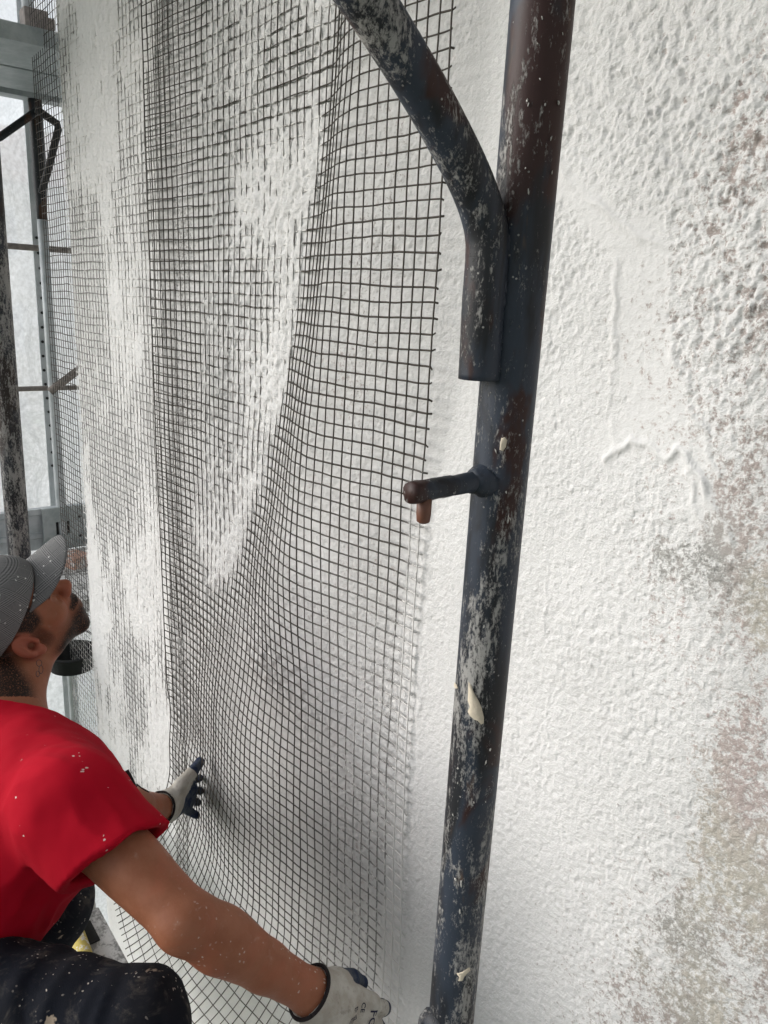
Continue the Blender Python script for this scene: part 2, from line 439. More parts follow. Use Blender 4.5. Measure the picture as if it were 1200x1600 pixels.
def wall_height(x, z, want_smooth=False):
    """relief of the plaster in metres, positive towards the viewer"""
    sh_ = np.shape(x); x = np.ravel(x); z = np.ravel(z)
    ca, sa = math.cos(0.5), math.sin(0.5)
    wx = x + 0.004 * perlin2(x * 40, z * 40, 1); wz = z + 0.004 * perlin2(x * 40, z * 40, 2)
    a = perlin2((wx * ca + wz * sa) * 66, (-wx * sa + wz * ca) * 84, 3)
    b = perlin2(wx * 125, wz * 125, 4)
    c = perlin2(x * 30, z * 26, 5)
    low = perlin2(x * 5, z * 5, 6)
    amp = np.clip(0.85 + 0.6 * perlin2(x * 6 + 9, z * 6, 7), 0.3, 1.4)
    smooth = np.exp(-((x + 0.78) / 0.10) ** 2) * 0.70
    smooth = np.maximum(smooth, sstep(0.05, -0.15, z) * 0.9)
    amp = amp * (1 - smooth)
    lowright = sstep(1.42, 1.0, z) * sstep(-0.85, -0.55, x)
    amp = amp * (1 - 0.22 * lowright) * (1 + 0.9 * sstep(1.42, 1.58, z) * sstep(-0.95, -0.6, x))
    h = 0.0026 * low
    # trowel strip and ridges on the near part
    k = (x > -1.0) & (z > 0.9)
    st = np.zeros_like(x); rid = np.zeros_like(x)
    if k.any():
        xr, zr = x[k], z[k]
        w1 = perlin2(xr * 38, zr * 38, 8); w2 = perlin2(xr * 38, zr * 38, 9); brk = np.clip(0.75 + 0.9 * perlin2(xr * 17, zr * 17, 10), 0.1, 1.3)
        xx, zw = xr + 0.0055 * w1, zr + 0.0055 * w2
        strip = seg_dist(xx, zw, wl((1000, 385), (1000, 480), (1005, 570), (1030, 640)))
        arc = seg_dist(xx, zw, wl((860, 270), (900, 300), (945, 345), (990, 390)))
        swirl = seg_dist(xx, zw, wl((960, 700), (1000, 665), (1060, 690), (1095, 745), (1120, 830)))
        st[k] = (0.88 + 0.12 * w1) * np.maximum(np.maximum(0.90 * sstep(0.040, 0.030, strip), 0.88 * sstep(0.026, 0.014, arc)), 0.75 * sstep(0.036, 0.018, swirl))
        r_ = 0
        for pts, w, hh in RIDGES:
            d = seg_dist(xx, zw, pts)
            r_ = r_ + 1.35 * hh * np.exp(-(d / w) ** 2) * brk
        rid[k] = r_
    h = h + 1.3 * amp * (1 - st) * (0.0015 * a + 0.0014 * b + 0.0008 * c - 0.0065 * np.clip(a * 0.5 + b * 0.7 - 0.25, 0, 1) + 0.0008 * perlin2(x * 210, z * 210, 25)) + rid
    k = x < -0.80
    if k.any():
        xl, zl = x[k], z[k]; hl = h[k]
        # plaster pressed through the mesh along the line where it touches, patchy
        pv = perlin2(xl * 9, zl * 5, 12); pf = perlin2(xl * 55, zl * 50, 13)
        va = valley(zl); d = xl - va
        band = np.exp(-(d / (0.042 + 0.022 * pv)) ** 2) * sstep(0.70, 0.95, zl) * (1 - 0.25 * sstep(1.65, 1.85, zl))
        wide = sstep(-1.74, -1.60, xl + 0.05 * pv) * sstep(0.05, -0.02, d) * sstep(0.80, 1.0, zl) * (1 - band)
        hl = hl + band * (0.0047 + 0.0036 * pf + 0.0014 * pv) + wide * (0.0029 + 0.0036 * pf + 0.0012 * pv)
        # the far strip: mesh already trowelled in
        far = sstep(-1.862, -1.885, xl)
        pa = perlin2(xl * 6.5, zl * 2.4, 14); pb = perlin2(xl * 30, zl * 9, 15); pc = perlin2(xl * 110, zl * 50, 16)
        base = 0.0030 + 0.0014 * sstep(1.7, 2.0, zl) + 0.0012 * sstep(0.9, 0.6, zl) - 0.0012 * np.exp(-((zl - 1.15) / 0.3) ** 2)
        hl = hl * (1 - 0.6 * far) + far * (base + 0.0021 * pa + 0.0020 * pb + 0.0017 * pc)
        edge = np.exp(-((xl + 0.862) / 0.02) ** 2) * sstep(1.35, 1.15, zl)
        hl = hl + edge * (0.0012 + 0.0026 * pf)
        hl = hl + 0.026 * np.exp(-(((xl - QXZ[0]) / 0.13) ** 2 + ((zl - QXZ[1]) / 0.10) ** 2)) * (0.9 + 0.25 * pf)
        h[k] = hl
    if want_smooth: return h.reshape(sh_), st.reshape(sh_)
    return h.reshape(sh_)
def build_wall():
    xs = [XC]
    while xs[-1] < 0.32:
        d = math.hypot(xs[-1], 0.777)
        xs.append(xs[-1] + max(0.0021, 0.0021 * d))
    xs += list(np.linspace(0.36, 3.0, 34))
    front = np.array(xs)
    zs = np.concatenate([np.linspace(-5, -0.95, 28), np.arange(-0.9, 0.55, 0.0042), np.arange(0.55, 2.1, 0.0028), np.arange(2.1, 2.6, 0.0045), np.linspace(2.64, 5.0, 24)])
    side_y = np.concatenate([np.linspace(3.0, 0.12, 10), np.linspace(0.10, 0.004, 20)])
    X, Z = np.meshgrid(front, zs)
    h, trw = wall_height(X, Z, True)
    # rounded, slightly wavy arris at the corner
    r = np.clip((X - XC) / 0.03, 0, 1)
    Y = -h + 0.018 * (1 - np.sqrt(np.clip(1 - (1 - r) ** 2, 0, 1)))
    X2 = X + (1 - r) * 0.012 * perlin2(Z * 4.0, Z * 0 + 3.3, 17)
    S, ZS = np.meshgrid(side_y, zs)
    XS = np.repeat(X2[:, :1], len(side_y), 1) + 0.004 * perlin2(S * 20, ZS * 20, 18) * np.clip((S - 0.02) / 0.05, 0, 1)
    S = S + 0.016
    VX = np.hstack([XS, X2]); VY = np.hstack([S, Y]); VZ = np.hstack([ZS, Z])
    nr, nc = VX.shape
    V = np.stack([VX, VY, VZ], -1).reshape(-1, 3)
    i = np.arange(nr - 1)[:, None] * nc; j = np.arange(nc - 1)[None, :]
    F = np.stack([i + j, i + j + 1, i + nc + j + 1, i + nc + j], -1).reshape(-1, 4)
    # stains: thin places where the older wall shows through
    x, z = X, Z
    a = perlin2(x * 62, z * 92, 3)
    big = perlin2(x * 3.2 + 4, z * 2.2, 20); mid = perlin2(x * 11, z * 8, 21)
    rightm = sstep(-0.62, -0.36, x + 0.06 * big)
    st = rightm * (0.34 + 0.08 * sstep(1.25, 1.5, z) + 0.10 * sstep(-0.45, -0.28, x) + 0.18 * big + 0.20 * mid + 0.20 * perlin2(x * 36, z * 30, 23))
    col = np.zeros(x.shape + (4,)); col[..., 3] = 1
    brown = np.array([0.21, 0.155, 0.13]); grey = np.array([0.15, 0.145, 0.13]); beige = np.array([0.40, 0.36, 0.28]); pink = np.array([0.33, 0.245, 0.22])
    t = sstep(-0.3, 0.4, perlin2(x * 4, z * 4, 22))[..., None]
    col[..., :3] = brown * (1 - t) + pink * t
    def blob(px, py, rx, rz, ang=0.0):
        (bx, bz), = wl((px, py))
        dx, dz = x - bx, z - bz
        u = dx * math.cos(ang) + dz * math.sin(ang); v = -dx * math.sin(ang) + dz * math.cos(ang)
        return np.exp(-((u / rx) ** 2 + (v / rz) ** 2))
    def add(mask, amt, c):
        nonlocal st
        st = st + mask * amt
        k = np.clip(mask * 1.6, 0, 1)[..., None]
        col[..., :3] = col[..., :3] * (1 - k) + np.array(c) * k
    rag = np.clip(0.75 + 1.1 * mid + 0.9 * perlin2(x * 30 + z * 22, z * 17 - x * 20, 24), 0, 2)
    add(blob(1040, 1390, 0.030, 0.085, 0.45) * rag, 0.30, grey)
    add(blob(1085, 1460, 0.028, 0.05, 0.6) * rag, 0.30, grey)
    add(blob(985, 1330, 0.02, 0.06, 0.5) * rag, 0.24, grey)
    add(blob(1050, 1540, 0.075, 0.028, -0.25) * rag, 0.26, beige * 0.62)
    add(blob(1150, 1590, 0.06, 0.03, -0.25) * rag, 0.22, beige * 0.9)
    add(blob(1195, 960, 0.03, 0.06) * rag, 0.14, beige * 0.9)
    add(blob(1130, 1340, 0.06, 0.11) * rag, 0.06, beige * 0.9)
    add(blob(1185, 1180, 0.04, 0.08) * rag, 0.10, pink)
    add(blob(1075, 890, 0.05, 0.06) * rag, 0.20, grey * 1.3)
    add(blob(1120, 60, 0.06, 0.06) * rag, 0.2, brown)
    # dark run on the old wall behind the left part of the loose sheet
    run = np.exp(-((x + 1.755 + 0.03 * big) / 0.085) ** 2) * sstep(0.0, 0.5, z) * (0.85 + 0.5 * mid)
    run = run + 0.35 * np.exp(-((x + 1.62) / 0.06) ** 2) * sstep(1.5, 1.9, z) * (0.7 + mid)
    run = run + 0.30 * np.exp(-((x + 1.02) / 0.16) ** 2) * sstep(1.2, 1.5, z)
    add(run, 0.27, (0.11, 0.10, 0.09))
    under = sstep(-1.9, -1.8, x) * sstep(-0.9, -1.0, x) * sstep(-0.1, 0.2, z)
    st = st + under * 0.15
    # pits are thinner than ridges
    st = st - np.clip(h, -0.006, 0.006) * 48 * (rightm + under + run > 0.05)
    st = np.clip(st, 0, 0.50 + 0.16 * mid) * sstep(-0.1, 0.05, z)
    padS = np.zeros((nr, len(side_y)))
    padC = np.zeros((nr, len(side_y), 4)); padC[..., :3] = brown; padC[..., 3] = 1
    stain = np.hstack([padS, st]); color = np.concatenate([padC, col], 1)
    me = mesh_np('plastered_wall', V, F, M['plaster'], True, {'stain': ('FLOAT', stain), 'stain_color': ('FLOAT_COLOR', color), 'trowel': ('FLOAT', np.hstack([padS, trw]))})
    w = thing('plastered_wall', 'rough white wet-plastered house wall behind the mesh', 'wall')
    link('plaster_coat', me, w)
    box('masonry_core', (0.25, 1.6, 0.0), (5.4, 3.0, 9.98), M['house'], w, 0.0)
build_wall()

# ------------------------------------------------------------------ reinforcing mesh sheets
PITCH = 0.0225
def sheet1_profile(z, n=140):
    """x and stand-off from the wall across the loose sheet at height z"""
    c = float(valley(z))
    o_r = float(np.interp(-z, [-2.4, -1.6, -1.35, -1.2, -0.6, -0.2, 0.2, 0.8], [0.045, 0.040, 0.022, 0.008, 0.008, 0.014, 0.03, 0.04]))
    o_l = float(np.interp(-z, [-2.4, -1.2, -0.6, -0.2, 0.2, 0.5, 0.8], [0.030, 0.026, 0.016, 0.012, 0.02, 0.04, 0.06]))
    xl = -1.885 + 0.9 * max(o_l - 0.03, 0) + 0.15 * float(sstep(-0.15, -0.75, z)) 
    xr = -0.873 + 1.13 * max(o_r - 0.003, 0) + 0.022 * float(sstep(0.8, 0.3, z))
    A = float(np.interp(-z, [-2.4, -1.6, -1.2, -0.8, -0.3, 0.2, 0.8], [0.050, 0.052, 0.055, 0.060, 0.062, 0.07, 0.08]))
    x = np.linspace(xl, xr, n)
    t = np.clip((x - c) / (xr - c), 0, 1)
    wl_ = c - xl
    if wl_ > 0.02:
        xe = min(c - 0.03, -1.64)
        left = o_l * np.clip((xe - x) / max(xe - xl, 0.02), 0, 1)
        left = left + 0.006 * np.sin(np.pi * np.clip((x - xl) / wl_, 0, 1)) * np.sin(x * 9 + z * 2)
    else:
        left = o_l * (1 - t)
    rise = sstep(0.0, 0.50, t) * A
    fall = (o_r - A) * sstep(0.45, 1.0, t)
    o = np.maximum(left, 0) * (x <= c + 1e-6) + (rise + fall) * (x > c)
    if wl_ <= 0.02: o = left + rise + fall
    # dent where the plaster patch meets it
    (qx, qz), = wl((425, 1030))
    o = o - 0.024 * np.exp(-(((x - qx) / 0.17) ** 2 + ((z - qz) / 0.15) ** 2))
    touch = 0.0035 + 0.002 * math.sin(z * 17)
    return x, np.maximum(o, touch * 0.9)
def sheet2_profile(z, n=120):
    x = np.linspace(-2.865, -1.80, n)
    o = 0.0030 + 0.0014 * np.sin(x * 11 + z * 2.3) + 0.0010 * np.sin(z * 9 - x * 5)
    return x, np.full(n, 1.0) * o
def build_sheet(parent, prof, nv, zlo, zhi, jit, seed, r_v, r_h, ends, flare=None, hoff=0.0001):
    r_ = np.random.default_rng(seed)
    zg = np.arange(zlo, zhi + 1e-6, 0.0125)
    nf = (nv - 1) * 2 + 1
    GX = np.zeros((len(zg), nf)); GO = np.zeros((len(zg), nf))
    for k, z in enumerate(zg):
        x, o = prof(z)
        s = np.concatenate([[0], np.cumsum(np.hypot(np.diff(x), np.diff(o)))])
        q = np.linspace(0, s[-1], nf)
        GX[k] = np.interp(q, s, x); GO[k] = np.interp(q, s, o)
    # smooth in height so strands run easy curves
    for _ in range(14):
        for G in (GX, GO):
            G[1:-1] = 0.25 * G[:-2] + 0.5 * G[1:-1] + 0.25 * G[2:]
    GZ = np.repeat(zg[:, None], nf, 1)
    if flare:
        zb, R = flare
        th = np.clip((zb - zg) / R, 0, None)[:, None] * (1.08 - 0.75 * sstep(0.72, 1.0, np.linspace(0, 1, nf)))[None, :]
        GO = GO + R * (1 - np.cos(th)) 
        GZ = np.where(zg[:, None] < zb, zb - R * np.sin(th), GZ)
    U = np.arange(nf) / 2.0
    ZG = np.repeat(zg[:, None], nf, 1)
    UG = np.repeat(U[None, :], len(zg), 0)
    GX = GX + jit * 1.5 * perlin2(UG * 0.33, ZG * 5, seed) + jit * 0.7 * perlin2(UG * 1.1 + 50, ZG * 14, seed + 1)
    GO = GO + jit * 0.8 * perlin2(UG * 0.4, ZG * 7, seed + 2)
    dz = jit * 2.2 * perlin2(UG * 0.16, ZG * 40 * 0.5, seed + 3) + jit * 0.8 * perlin2(UG * 0.6, ZG * 40, seed + 4)
    def coat_of(Pt):
        w = wall_height(Pt[:, 0], Pt[:, 2])
        gap = -Pt[:, 1] - w
        c = sstep(0.005, 0.0005, gap) * 0.62
        rag = sstep(-1.20, -0.95, Pt[:, 0]) * sstep(1.22, 0.95, Pt[:, 2]) * 0.22
        rag = rag + 0.34 * sstep(-0.905, -0.885, Pt[:, 0]) * sstep(1.36, 1.22, Pt[:, 2])
        rag = rag + 0.10 * sstep(1.6, 1.1, Pt[:, 2]) * (Pt[:, 0] > -1.35)
        return np.clip(np.maximum(c, rag + 0.12), 0, 1)
    def finish(name, pts, r, ry, n_sides, thin=None):
        V, F = tube_np(pts, r, n_sides, ry, True, 0.4)
        co = np.repeat(coat_of(pts), n_sides)
        if parent['far']:
            on = (V[:, 0] > XC)
            co = np.where(on, np.clip(co, 0.40, 1), np.where(V[:, 2] < 0.4, 0.46, 0.12))
        link(name, mesh_np(name, V, F, M['strand'], True, {'coat': ('FLOAT', co)}), parent)
    for i in range(nv):
        k = 2 * i
        pts = np.stack([GX[:, k], -GO[:, k] - 0.0013, GZ[:, k]], -1)
        finish('vertical_strand', pts, r_v * r_.uniform(0.85, 1.15), None, 4)
    zj = np.arange(zlo + 0.009, zhi - 0.01, PITCH)
    for z in zj:
        f = (z - zlo) / 0.0125; k0 = int(f); w = f - k0
        row = lambda G: G[k0] * (1 - w) + G[min(k0 + 1, len(zg) - 1)] * w
        x, o, d, zr_ = row(GX), row(GO), row(dz), row(GZ)
        pts = np.stack([x, -o + hoff, zr_ + d], -1)
        e0 = pts[0] + (pts[0] - pts[1]) * ends[0] * r_.uniform(0.5, 1.2)
        e1 = pts[-1] + (pts[-1] - pts[-2]) * ends[1] * r_.uniform(0.6, 1.2) + np.array([0, r_.normal() * 0.002, r_.normal() * 0.002])
        pts = np.vstack([e0, pts, e1])
        finish('horizontal_strand', pts, r_h * r_.uniform(0.9, 1.12), r_h * 0.6, 4)
s1 = thing('reinforcing_mesh', 'loose dark reinforcing mesh sheet being pressed on by the worker', 'mesh'); s1['far'] = 0
build_sheet(s1, sheet1_profile, 47, -0.10, 2.45, 0.0016, 41, 0.00120, 0.00158, (0.3, 0.62), (0.23, 0.25))
s2 = thing('reinforcing_mesh', 'mesh sheet mostly buried in white plaster, reaching past the wall corner', 'mesh'); s2['far'] = 1
build_sheet(s2, sheet2_profile, 44, -0.30, 2.60, 0.0016, 71, 0.00112, 0.00140, (0.3, 0.4), None, -0.0015)
for s in (s1, s2): del s['far']

# ------------------------------------------------------------------ near scaffold frame
PX, PY = -0.456, -0.283
fr = thing('scaffold_standard', 'rusty dark blue scaffold standard with curved brace, right in front of the wall', 'scaffold')
hollow_tube('tube', [(PX, PY, z) for z in np.linspace(-2.0, 4.2, 60)], 0.0245, 0.0035, M['pipe'], fr, 36)
def frp(px, py, out):
    """point in the frame plane x = PX, a distance out from the standard, at image height py"""
    r = RW @ ray_c(px, py)
    k = (PY - out - CAM[1]) / r[1]
    return CAM + r * k
zz = lambda px, py: onx(px, py, PX)
br = []
for px, py in ((748, 592), (751, 540), (755, 470), (760, 410), (760, 365), (749, 318), (726, 262), (692, 196), (655, 130), (612, 60), (570, -5), (520, -75)):
    p = onx(px, py, PX - 0.004)
    br.append(p)
hollow_tube('curved_brace', bez(br, 6), 0.0172, 0.003, M['pipe'], fr, 28)
lug0 = np.array([PX, PY - 0.012, zz(742, 752)[2]])
lug1 = onx(640, 770, PX)
V, F = tube_np(np.array([lug0 + (lug1 - lug0) * t for t in np.linspace(0, 1, 26)]), [0.0088] * 22 + [0.0092, 0.0094, 0.0092, 0.0086], 22)
V = V + 0.0011 * perlin3(V * 130, 3)[:, None] * unit([0.3, 0.2, 1]) + 0.0006 * perlin3(V * 330, 4)[:, None]
link('lug', mesh_np('lug', V, F, M['pipe'], True), fr)
pt = lug1 + (lug0 - lug1) * 0.18
tube('lug_pin', [pt + np.array([0, 0, -0.004]), pt + np.array([0, 0, -0.02]), pt + np.array([0, 0, -0.0265]), pt + np.array([0, 0, -0.028])], [0.0062, 0.0062, 0.0055, 0.003], M['pin'], fr, 14)
V, F = tube_np([(PX, PY - 0.018, lug0[2]), (PX, PY - 0.0245, lug0[2]), (PX, PY - 0.030, lug0[2] + 0.0), (PX, PY - 0.034, lug0[2])], [0.017, 0.0145, 0.0115, 0.0094], 24)
V = V + 0.0022 * perlin3(V * 170)[:, None]
link('weld_bead', mesh_np('weld_bead', V, F, M['pipe'], True), fr)
V, F = tube_np(bez([np.array([PX, PY - 0.020 - 0.0 * i, z]) + np.array([0.004 * math.sin(z * 60), 0, 0]) for i, z in enumerate(np.linspace(br[0][2] + 0.005, br[4][2], 6))], 6), 0.007, 8)
V = V + 0.0016 * perlin3(V * 150)[:, None]
link('weld_bead', mesh_np('weld_bead', V, F, M['pipe'], True), fr)
wb = []
for k in range(5):
    b = br[k]; e_ = unit([b[0] - PX, b[1] - PY, 0]); wb.append(np.array([PX + e_[0] * 0.0255 + 0.0105, PY + e_[1] * 0.0255, b[2] + (0.004 if k == 0 else 0)]))
V, F = tube_np(bez(wb[:4], 18), 0.0036, 10)
V = V + 0.0030 * perlin3(V * 240, 2)[:, None] * unit([1, -0.4, 0.3])
link('weld_bead', mesh_np('weld_bead', V, F, M['pipe'], True), fr)
tz = onx(690, 1598, PX)[2]
tube('transom', [(PX, y, tz - 0.012 + 0.0 * y) for y in np.linspace(PY - 0.01, -1.0, 8)], 0.0172, M['pipe'], fr, 24)
V, F = tube_np([(PX, PY - 0.018, tz - 0.012), (PX, PY - 0.0245, tz - 0.012), (PX, PY - 0.032, tz - 0.012)], [0.027, 0.025, 0.0175], 20)
V = V + 0.0014 * perlin3(V * 150)[:, None]
link('weld_bead', mesh_np('weld_bead', V, F, M['pipe'], True), fr)
# outer standard of the same frame, behind the camera's left
hollow_tube('tube', [(PX, -1.02, z) for z in np.linspace(-2.0, 4.2, 20)], 0.0245, 0.0035, M['pipe'], fr, 20)
# dried plaster chip on the standard
def on_pole(px, py, lift=0.0):
    r = RW @ ray_c(px, py)
    ox, oy = CAM[0] - PX, CAM[1] - PY
    a = r[0] ** 2 + r[1] ** 2; b = 2 * (ox * r[0] + oy * r[1]); c = ox * ox + oy * oy - (0.0245 + lift) ** 2
    disc = max(b * b - 4 * a * c, 0)
    return CAM + r * ((-b - math.sqrt(disc)) / (2 * a))
def pole_patch(name, outline, mat, lift, parent, rough=0.0006):
    c = np.mean(outline, 0)
    pts = []; rings = 5; ol = np.array(outline, float)
    for k in range(rings + 1):
        f = 1 - k / rings
        for q in ol:
            p = c + (q - c) * f
            pts.append(on_pole(p[0], p[1], lift * (1 - f ** 3) + 0.0003 * (k > 0) - (0.0008 if k == 0 else 0) + rough * random.uniform(0, 1) * (k > 0)))
    n = len(ol); F = []
    for k in range(rings):
        for j in range(n):
            F.append([k * n + j, k * n + (j + 1) % n, (k + 1) * n + (j + 1) % n, (k + 1) * n + j])
    return link(name, mesh_np(name, np.array(pts), F, mat, True), parent)
pole_patch('plaster_chip', [(731, 1062), (736, 1068), (741, 1082), (748, 1094), (753, 1105), (757, 1122), (757, 1132), (752, 1134), (747, 1128), (741, 1126), (734, 1120), (730, 1113), (733, 1103), (730, 1094), (731, 1080)], M['chip'], 0.0022, fr)
pole_patch('plaster_chip', [(783, 684), (789, 682), (793, 687), (791, 699), (786, 706), (780, 704), (781, 694)], M['chip'], 0.0008, fr)
pole_patch('plaster_chip', [(712, 1521), (722, 1518), (734, 1510), (736, 1516), (726, 1526), (722, 1534), (715, 1534), (717, 1527)], M['chip'], 0.0012, fr)
pole_patch('plaster_chip', [(710, 1066), (714, 1070), (716, 1076), (712, 1077), (709, 1072)], M['chip'], 0.0008, fr)

# crusted plaster specks bonded to the tube
rc = np.random.default_rng(77)
for k in range(30):
    py = rc.uniform(20, 1590)
    cxp = 847 - 0.0875 * py
    u = rc.uniform(-0.25, 0.9) if py < 650 else rc.uniform(-0.85, 0.85)
    cxp += u * (46 - 0.007 * py)
    sz = rc.uniform(0.8, 2.0); n = 9; el = rc.uniform(1.5, 4.5); tl = rc.uniform(-0.5, 0.5)
    ol = []
    for a in range(n):
        t = 2 * math.pi * a / n; rr = sz * rc.uniform(0.55, 1.2)
        dx, dy = rr * math.cos(t), rr * el * math.sin(t)
        ol.append((cxp + dx * math.cos(tl) - dy * math.sin(tl), py + dx * math.sin(tl) + dy * math.cos(tl)))
    try: pole_patch('plaster_speck', ol, M['speck'], rc.uniform(0.0005, 0.0014), fr, 0.0005)
    except Exception: pass

# ------------------------------------------------------------------ second standard, left edge of the picture
p2 = thing('scaffold_post', 'plaster-flecked dark scaffold post at the left edge above the worker', 'scaffold post')
hollow_tube('tube', [(-1.832, -0.381, z) for z in np.linspace(-2.0, 4.2, 30)], 0.0242, 0.0035, M['pipe2'], p2, 28)
tube('spigot_collar', [(-1.832, -0.381, z) for z in (2.02, 2.03, 2.09, 2.10)], [0.0255, 0.028, 0.028, 0.0255], M['pipe2'], p2, 24)

# ------------------------------------------------------------------ main deck
dk = thing('scaffold_deck', 'plaster-splattered metal scaffold deck the worker squats on', 'deck')
for bay in ((-3.30, -1.74), (-1.72, -0.20), (-0.18, 1.30)):
    for k in range(2):
        y0 = -0.283 - k * 0.375
        x0, x1 = bay
        pl = box('plank', ((x0 + x1) / 2, y0 - 0.183, -0.03), (x1 - x0, 0.364, 0.06), M['deck'], dk, 0.006)
        for e in (x0 + 0.075, x1 - 0.075):
            for dy in (-0.05, -0.31):
                bm = bmesh.new(); box_bm(bm, (e, y0 + dy, 0.0015), (0.075, 0.032, 0.005))
                bm_obj('slot', bm, M['hole'], pl, 0.002)
        bm = bmesh.new()
        for a in range(14):
            box_bm(bm, (x0 + 0.2 + a * (x1 - x0 - 0.4) / 13, y0 - 0.183, 0.003), (0.012, 0.24, 0.006))
        bm_obj('grip_ribs', bm, M['deck'], pl, 0.0)
yb = thing('wooden_bar', 'yellow plaster-splattered bar lying on the deck beside the worker', 'bar')
a_, b_ = np.array([-1.93, -0.345, 0.020]), np.array([-1.45, -0.375, 0.020])
tube('bar', [a_ + (b_ - a_) * t for t in np.linspace(0, 1, 6)], 0.019, M['yellow'], yb, 12)

# ------------------------------------------------------------------ scaffold round the corner
XS_ = -3.45
zt0, zt1 = 2.235, 2.465
up = thing('side_platform', 'grey galvanised platform high round the corner, top left, plus unseen planks added overhead for shade', 'platform')
ys0, ys1 = -1.2, 3.2
def profile_x(name, prof, y0, y1, mat, parent):
    """extrude an (x, z) outline along y"""
    n = len(prof)
    V = np.array([(x, y0, z) for x, z in prof] + [(x, y1, z) for x, z in prof])
    F = [[i, (i + 1) % n, n + (i + 1) % n, n + i] for i in range(n)] + [list(range(n))[::-1], list(range(n, 2 * n))]
    return link(name, mesh_np(name, V, F, mat, False), parent)
profile_x('toe_board', [(XS_, zt0 + 0.09), (XS_ + 0.02, zt0 + 0.09), (XS_ + 0.02, zt1 - 0.05), (XS_ + 0.035, zt1 - 0.04), (XS_ + 0.035, zt1), (XS_, zt1)], ys0, ys1, M['galvl'], up)
profile_x('edge_beam', [(XS_ - 0.03, zt0), (XS_ + 0.045, zt0), (XS_ + 0.045, zt0 + 0.02), (XS_ + 0.03, zt0 + 0.028), (XS_ + 0.03, zt0 + 0.06), (XS_ + 0.05, zt0 + 0.068), (XS_ + 0.05, zt0 + 0.088), (XS_ - 0.03, zt0 + 0.088)], ys0, ys1, M['galv'], up)
for k in range(2):
    box('plank', (XS_ + 0.24 + k * 0.33, 1.0, zt0 + 0.035), (0.31, 4.2, 0.05), M['galv'], up, 0.004)
for bay in ((-3.30, -1.74), (-1.72, -0.20), (-0.18, 1.30)):  # out-of-view planks over the main deck, added to block sky light from above
    for k in range(2):
        box('plank', ((bay[0] + bay[1]) / 2, -0.428 - k * 0.375, 2.52), (bay[1] - bay[0], 0.364, 0.06), M['deck'], up, 0.004)
cp = thing('scaffold_post', 'dark scaffold post under the high side platform, grey pipe below', 'scaffold post')
pyy = 0.145
cx_ = XS_ + 0.03
tube('upper_tube', [(cx_, pyy, z) for z in np.linspace(1.79, zt0 - 0.002, 8)], [0.018, 0.021] + [0.0242] * 6, M['dark'], cp)
tube('lower_tube', [(cx_ - 0.0, pyy, z) for z in np.linspace(-3.0, 1.80, 12)], 0.0200, M['galvl'], cp)
tube('top_tube', [(cx_ + 0.01, pyy - 0.005, z) for z in (zt1 + 0.004, 2.6, 3.2, 4.4)], 0.0215, M['galvl'], cp)
bm = bmesh.new()
box_bm(bm, (cx_ + 0.015, pyy + 0.012, zt1 + 0.035), (0.075, 0.085, 0.066))
box_bm(bm, (cx_ + 0.03, pyy + 0.062, zt1 + 0.03), (0.03, 0.035, 0.04))
bm_obj('coupler', bm, M['rustrail'], cp, 0.006)
dots_z = np.arange(0.75, 1.75, 0.062)
def side_brace(pts, r, mat, label):
    t = thing('brace_tube', label, 'brace')
    tube('tube', pts, r, mat, t, 16)
q = lambda px, py, dx=0.0: onx(px, py, XS_ + 0.03 + dx)
side_brace([q(-60, 240, 0.03), q(0, 214, 0.03), q(44, 183, 0.03), q(56, 174, 0.03)], 0.014, M['dark'], 'dark sloping tube left of the post under the high platform')
side_brace([q(56, 170, 0.05), q(90, 194, 0.05), q(91, 202, 0.05), q(78, 255, 0.05), q(65, 302, 0.05)], 0.014, M['dark'], 'bent dark brace right of the post under the high platform')
def rail(za, label, r):
    t = thing('guard_rail', label, 'rail')
    tube('tube', [(XS_ - 0.06, y, za) for y in np.linspace(-1.2, 3.2, 6)], r, M['rustrail'], t, 14)
rail(q(50, 387, -0.09)[2], 'upper brown guard rail across the white sheeting', 0.0125)
rail(q(60, 607, -0.09)[2], 'lower brown guard rail across the white sheeting', 0.0105)
side_brace([q(78, 612, 0.02), q(120, 580, 0.02), q(160, 552, 0.02)], 0.0165, M['rustrail'], 'short brown strut rising from the lower guard rail into the mesh')
